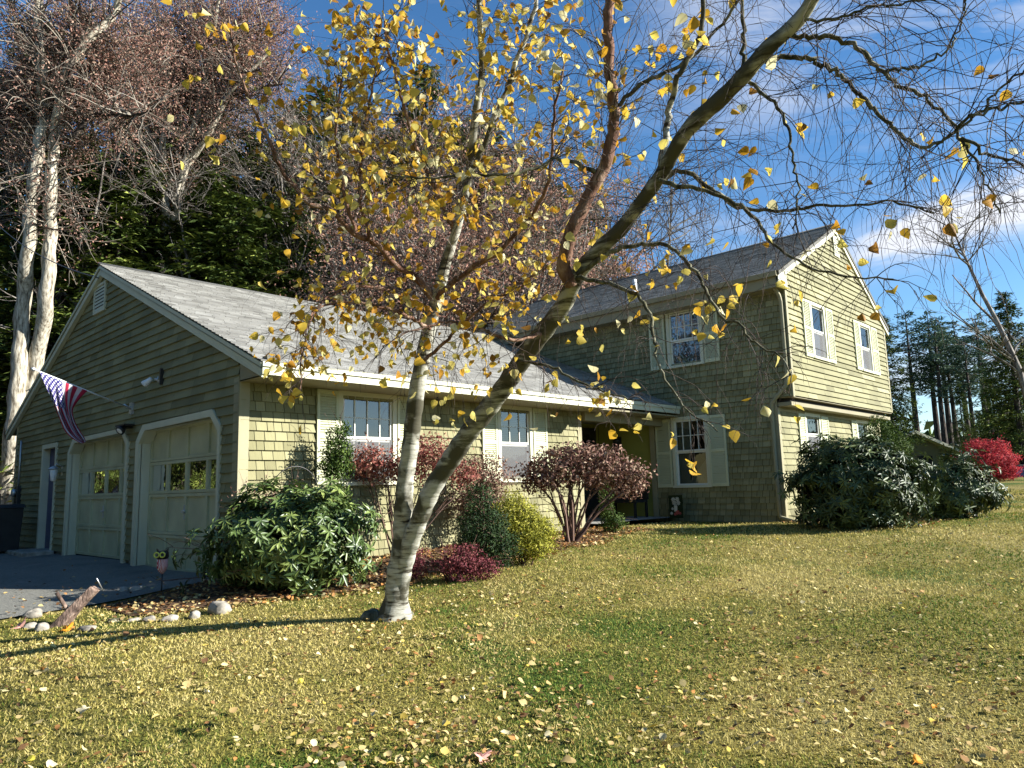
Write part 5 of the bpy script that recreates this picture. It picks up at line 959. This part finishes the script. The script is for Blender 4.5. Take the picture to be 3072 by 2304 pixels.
# ------------------------------------------------------------------ lawn: blades and litter
def vnoise(x, y, s, seed):
    g = np.random.default_rng(seed); T_ = g.random((64,64)); xs = x/s; ys = y/s; i = np.floor(xs).astype(int); j = np.floor(ys).astype(int); fx_ = xs-i; fy_ = ys-j; fx_ = fx_*fx_*(3-2*fx_); fy_ = fy_*fy_*(3-2*fy_); f = lambda a, b: T_[a % 64, b % 64]
    return (f(i,j)*(1-fx_)+f(i+1,j)*fx_)*(1-fy_)+(f(i,j+1)*(1-fx_)+f(i+1,j+1)*fx_)*fy_
yaw = math.atan2(F_[1], F_[0])
def scatter(n, r0, r1, g, pw=0.): 
    u_ = g.random(n); r = r0*(r1/r0)**(u_**(1-pw)) if pw < 1 else r0; a = yaw+g.uniform(-.80, .80, n); return r*np.cos(a), r*np.sin(a), r
BE = np.vectorize(bed_edge)
def lawn_ok(x, y):
    ok = ~((y > 9.25+.1*np.sin(x*.9)-.02*np.maximum(0, 2.5-x)**2) & (x < 4.7)) & ~((x > 2.9) & (x < 11.75) & (y > BE(x)+.05)) & ~((x > 11.7) & (x < 14.9) & (y > 8.85)) & ~((x > 14.6) & (x < 21.5) & (y > 4.5)) & ~((x > 4.4) & (x < 21.5) & (y > 9.2))
    return ok
g = np.random.default_rng(9); N = 420000; x, y, r = scatter(N, 1.9, 32, g, .12); ok = lawn_ok(x, y); x, y, r = x[ok], y[ok], r[ok]; n = len(x); z = H(x, y)
pn = .55*vnoise(x, y, 1.6, 1)+.3*vnoise(x, y, .5, 2)+.15*vnoise(x, y, .16, 3); lat = (x*F_[1]-y*F_[0])   # >0 to the right
gr = np.clip((.43-pn)*6, -1, 1)+np.where((lat < -.4) & (r < 9.5), .45+.9*(vnoise(x, y, .7, 31)-.35), 0)+np.clip((r-10.5)*.35, 0, .75)*vnoise(x, y, 2.2, 12)*1.6+np.where((r > 2)&(r < 4.5)&(lat > .3), .1, 0)
tint = np.clip(.70-.32*gr+g.normal(0, .18, n), 0, 1); hh = (.015+.0009*r)*g.uniform(.6,1.5,n); wd = .0028+.00062*r; a = g.uniform(0, 6.283, n); lean = g.normal(0,.55,(n,2)); b0 = np.stack([x, y, z-.004], 1); s_ = np.stack([np.cos(a), np.sin(a), np.zeros(n)], 1)*wd[:, None]; tp = b0+np.stack([lean[:,0]*hh, lean[:,1]*hh, hh], 1)
V = np.stack([b0-s_, b0+s_, tp], 1).reshape(-1, 3); F = np.arange(3*n).reshape(-1, 3); tag(mesh_np('grass', V, F, M['grass'], None, tint), 'short autumn grass, straw coloured with green patches, over the whole lawn', 'grass', kind='stuff')
g = np.random.default_rng(19)
def litter(x, y, r, size, seed, tm, lift=.012):
    n = len(x); g = np.random.default_rng(seed); c = np.stack([x, y, H(x, y)+lift+g.uniform(0,.02,n)], 1); nr = np.array([0,0,1.])+g.normal(0,.38,(n,3)); d = g.normal(size=(n,3))*[1,1,.15]; nr /= np.linalg.norm(nr,axis=1,keepdims=True); d -= nr*np.sum(d*nr,1,keepdims=True); d /= np.linalg.norm(d,axis=1,keepdims=True); s = np.cross(nr, d); L = size[:, None]; cu = g.uniform(-.5,.6,(n,1)); fo = g.uniform(-.1,.45,(n,1)); W = L*g.uniform(.5,.95,(n,1))
    prof = [(0,0),(.15,.40),(.42,.52),(.7,.30),(1,0),(.7,-.30),(.42,-.52),(.15,-.40)]; V = [c+d*L*(a-.5)+s*W*b+nr*(abs(b)*2*fo*L*.5+cu*L*(a-.5)**2) for a, b in prof]+[c]
    V = np.stack(V, 1).reshape(-1, 3); i = np.arange(n)*9; F = np.concatenate([np.stack([i+8, i+a, i+(a+1) % 8], 1) for a in range(8)]); return V, F, np.tile(tm, 8)
x, y, r = scatter(34000, 1.9, 26, g, .1); lat = (x*F_[1]-y*F_[0]); keep = lawn_ok(x, y) & (g.random(len(x)) < np.where(lat < .3, 1.0, .62)*np.clip(-.05+2.0*vnoise(x, y, .8, 5)*vnoise(x, y, .22, 8)*1.6, .16, 1)); x, y, r = x[keep], y[keep], r[keep]
tm = g.choice([.05,.2,.36,.5,.66,.8,.97], len(x), p=[.10,.14,.04,.27,.30,.06,.09])+g.normal(0,.03,len(x)); V, F, T = litter(x, y, r, g.uniform(.018,.042,len(x))*g.choice([1,1,1.5],len(x)), 3, np.clip(tm,0,1)); tag(mesh_np('fallen_leaves', V, F, M['litter'], None, T), 'tan and yellow fallen leaves scattered thickly over the lawn', 'leaves', kind='stuff')
xa = g.uniform(2.9, 12.2, 7000); ya = g.uniform(6.9, 9.2, 7000); keep = ya > BE(xa)-.25; xa, ya = xa[keep], ya[keep]; xb = g.uniform(14.2, 21, 1500); yb = g.uniform(3.8, 6.3, 1500); xa = np.concatenate([xa, xb]); ya = np.concatenate([ya, yb]); tm = g.choice([.04,.2,.36,.5,.66,.97], len(xa), p=[.25,.3,.08,.2,.12,.05]); V, F, T = litter(xa, ya, xa, g.uniform(.035,.075,len(xa)), 4, tm); tag(mesh_np('leaf_litter', V, F, M['litter'], None, T), 'brown leaf litter lying in the planting bed against the house', 'leaves', kind='stuff')
# a few large single leaves that stand out
M['maple_p'] = mat('pale pink maple leaf', (.58,.30,.24), .7, .2, noise=(20,.15), trans=.1); M['maple_o'] = mat('orange leaf', (.70,.28,.02), .6, .2, noise=(20,.15), trans=.15); M['leaf_y'] = mat('bright yellow leaf', (.75,.62,.08), .6, .2, noise=(20,.1), trans=.15); M['leaf_t'] = mat('pale tan leaf', (.68,.58,.36), .7, .2, noise=(20,.15), trans=.1)
def big_leaf(x, y, size, m_, lab, maple=True, seed=0, tilt=.5):
    q = G(x, y); g = np.random.default_rng(seed); nr = np.array([-.5*tilt,-.5*tilt,1.])+g.normal(0,.15,3); nr /= np.linalg.norm(nr); d = np.cross(nr, rnd_unit(1)[0]); d /= np.linalg.norm(d); s = np.cross(nr, d); n = 30 if maple else 16; vs = []
    for i in range(n):
        a = 2*math.pi*i/n; rr__ = (.35+.65*abs(math.cos(a*2.5))**1.2*(.55+.45*math.cos(a/2)**2)) if maple else (.5+.22*math.cos(a)); rr__ *= (1+.06*math.sin(i*5)); vs.append(q+nr*(.03+size*.25*rr__**2*math.cos(2*a+seed))+(d*math.cos(a)+s*math.sin(a))*rr__*size*.5)
    vs.append(q+nr*.03); mb = MB(); mb.add(vs, [(n, i, (i+1) % n) for i in range(n)]); mb.tube([q+nr*.03-d*size*.12, q+nr*.02-d*size*.6], .0015, 4); tag(mb.build('fallen_leaf', M[m_], None), lab, 'leaf', 'large single leaves on the lawn')
big_leaf(62, 1885, .20, 'maple_p', 'pink maple leaf standing on edge left of the edging stones', seed=1, tilt=1.6); big_leaf(200, 1895, .17, 'maple_o', 'orange maple leaf at the foot of the wooden plow', seed=2); big_leaf(1440, 2285, .13, 'maple_p', 'salmon maple leaf at the bottom edge left of the middle', seed=3)
big_leaf(2745, 2290, .09, 'maple_o', 'bright orange pointed leaf at the bottom edge toward the right', False, 4, 1.5); big_leaf(100, 2285, .085, 'leaf_y', 'clear yellow leaf in the bottom left corner', False, 5); big_leaf(255, 2140, .11, 'leaf_t', 'large pale tan leaf on the green patch at lower left', True, 6, .9); big_leaf(905, 2055, .08, 'leaf_y', 'yellow leaf curling up in the lawn left of the middle', False, 7, 1); big_leaf(2800, 2125, .07, 'maple_o', 'small orange red leaf at lower right', False, 8, 1)

g = np.random.default_rng(61); xa = g.uniform(-3, 4.3, 420); ya = 9.3+g.exponential(1.6, 420); V, F, T = litter(xa, ya, xa, g.uniform(.025,.06,len(xa)), 14, g.choice([.04,.2,.36,.5,.66], len(xa)), .03); tag(mesh_np('drive_leaves', V, F, M['litter'], None, T), 'dry leaves blown along the near edge of the driveway', 'leaves', kind='stuff')
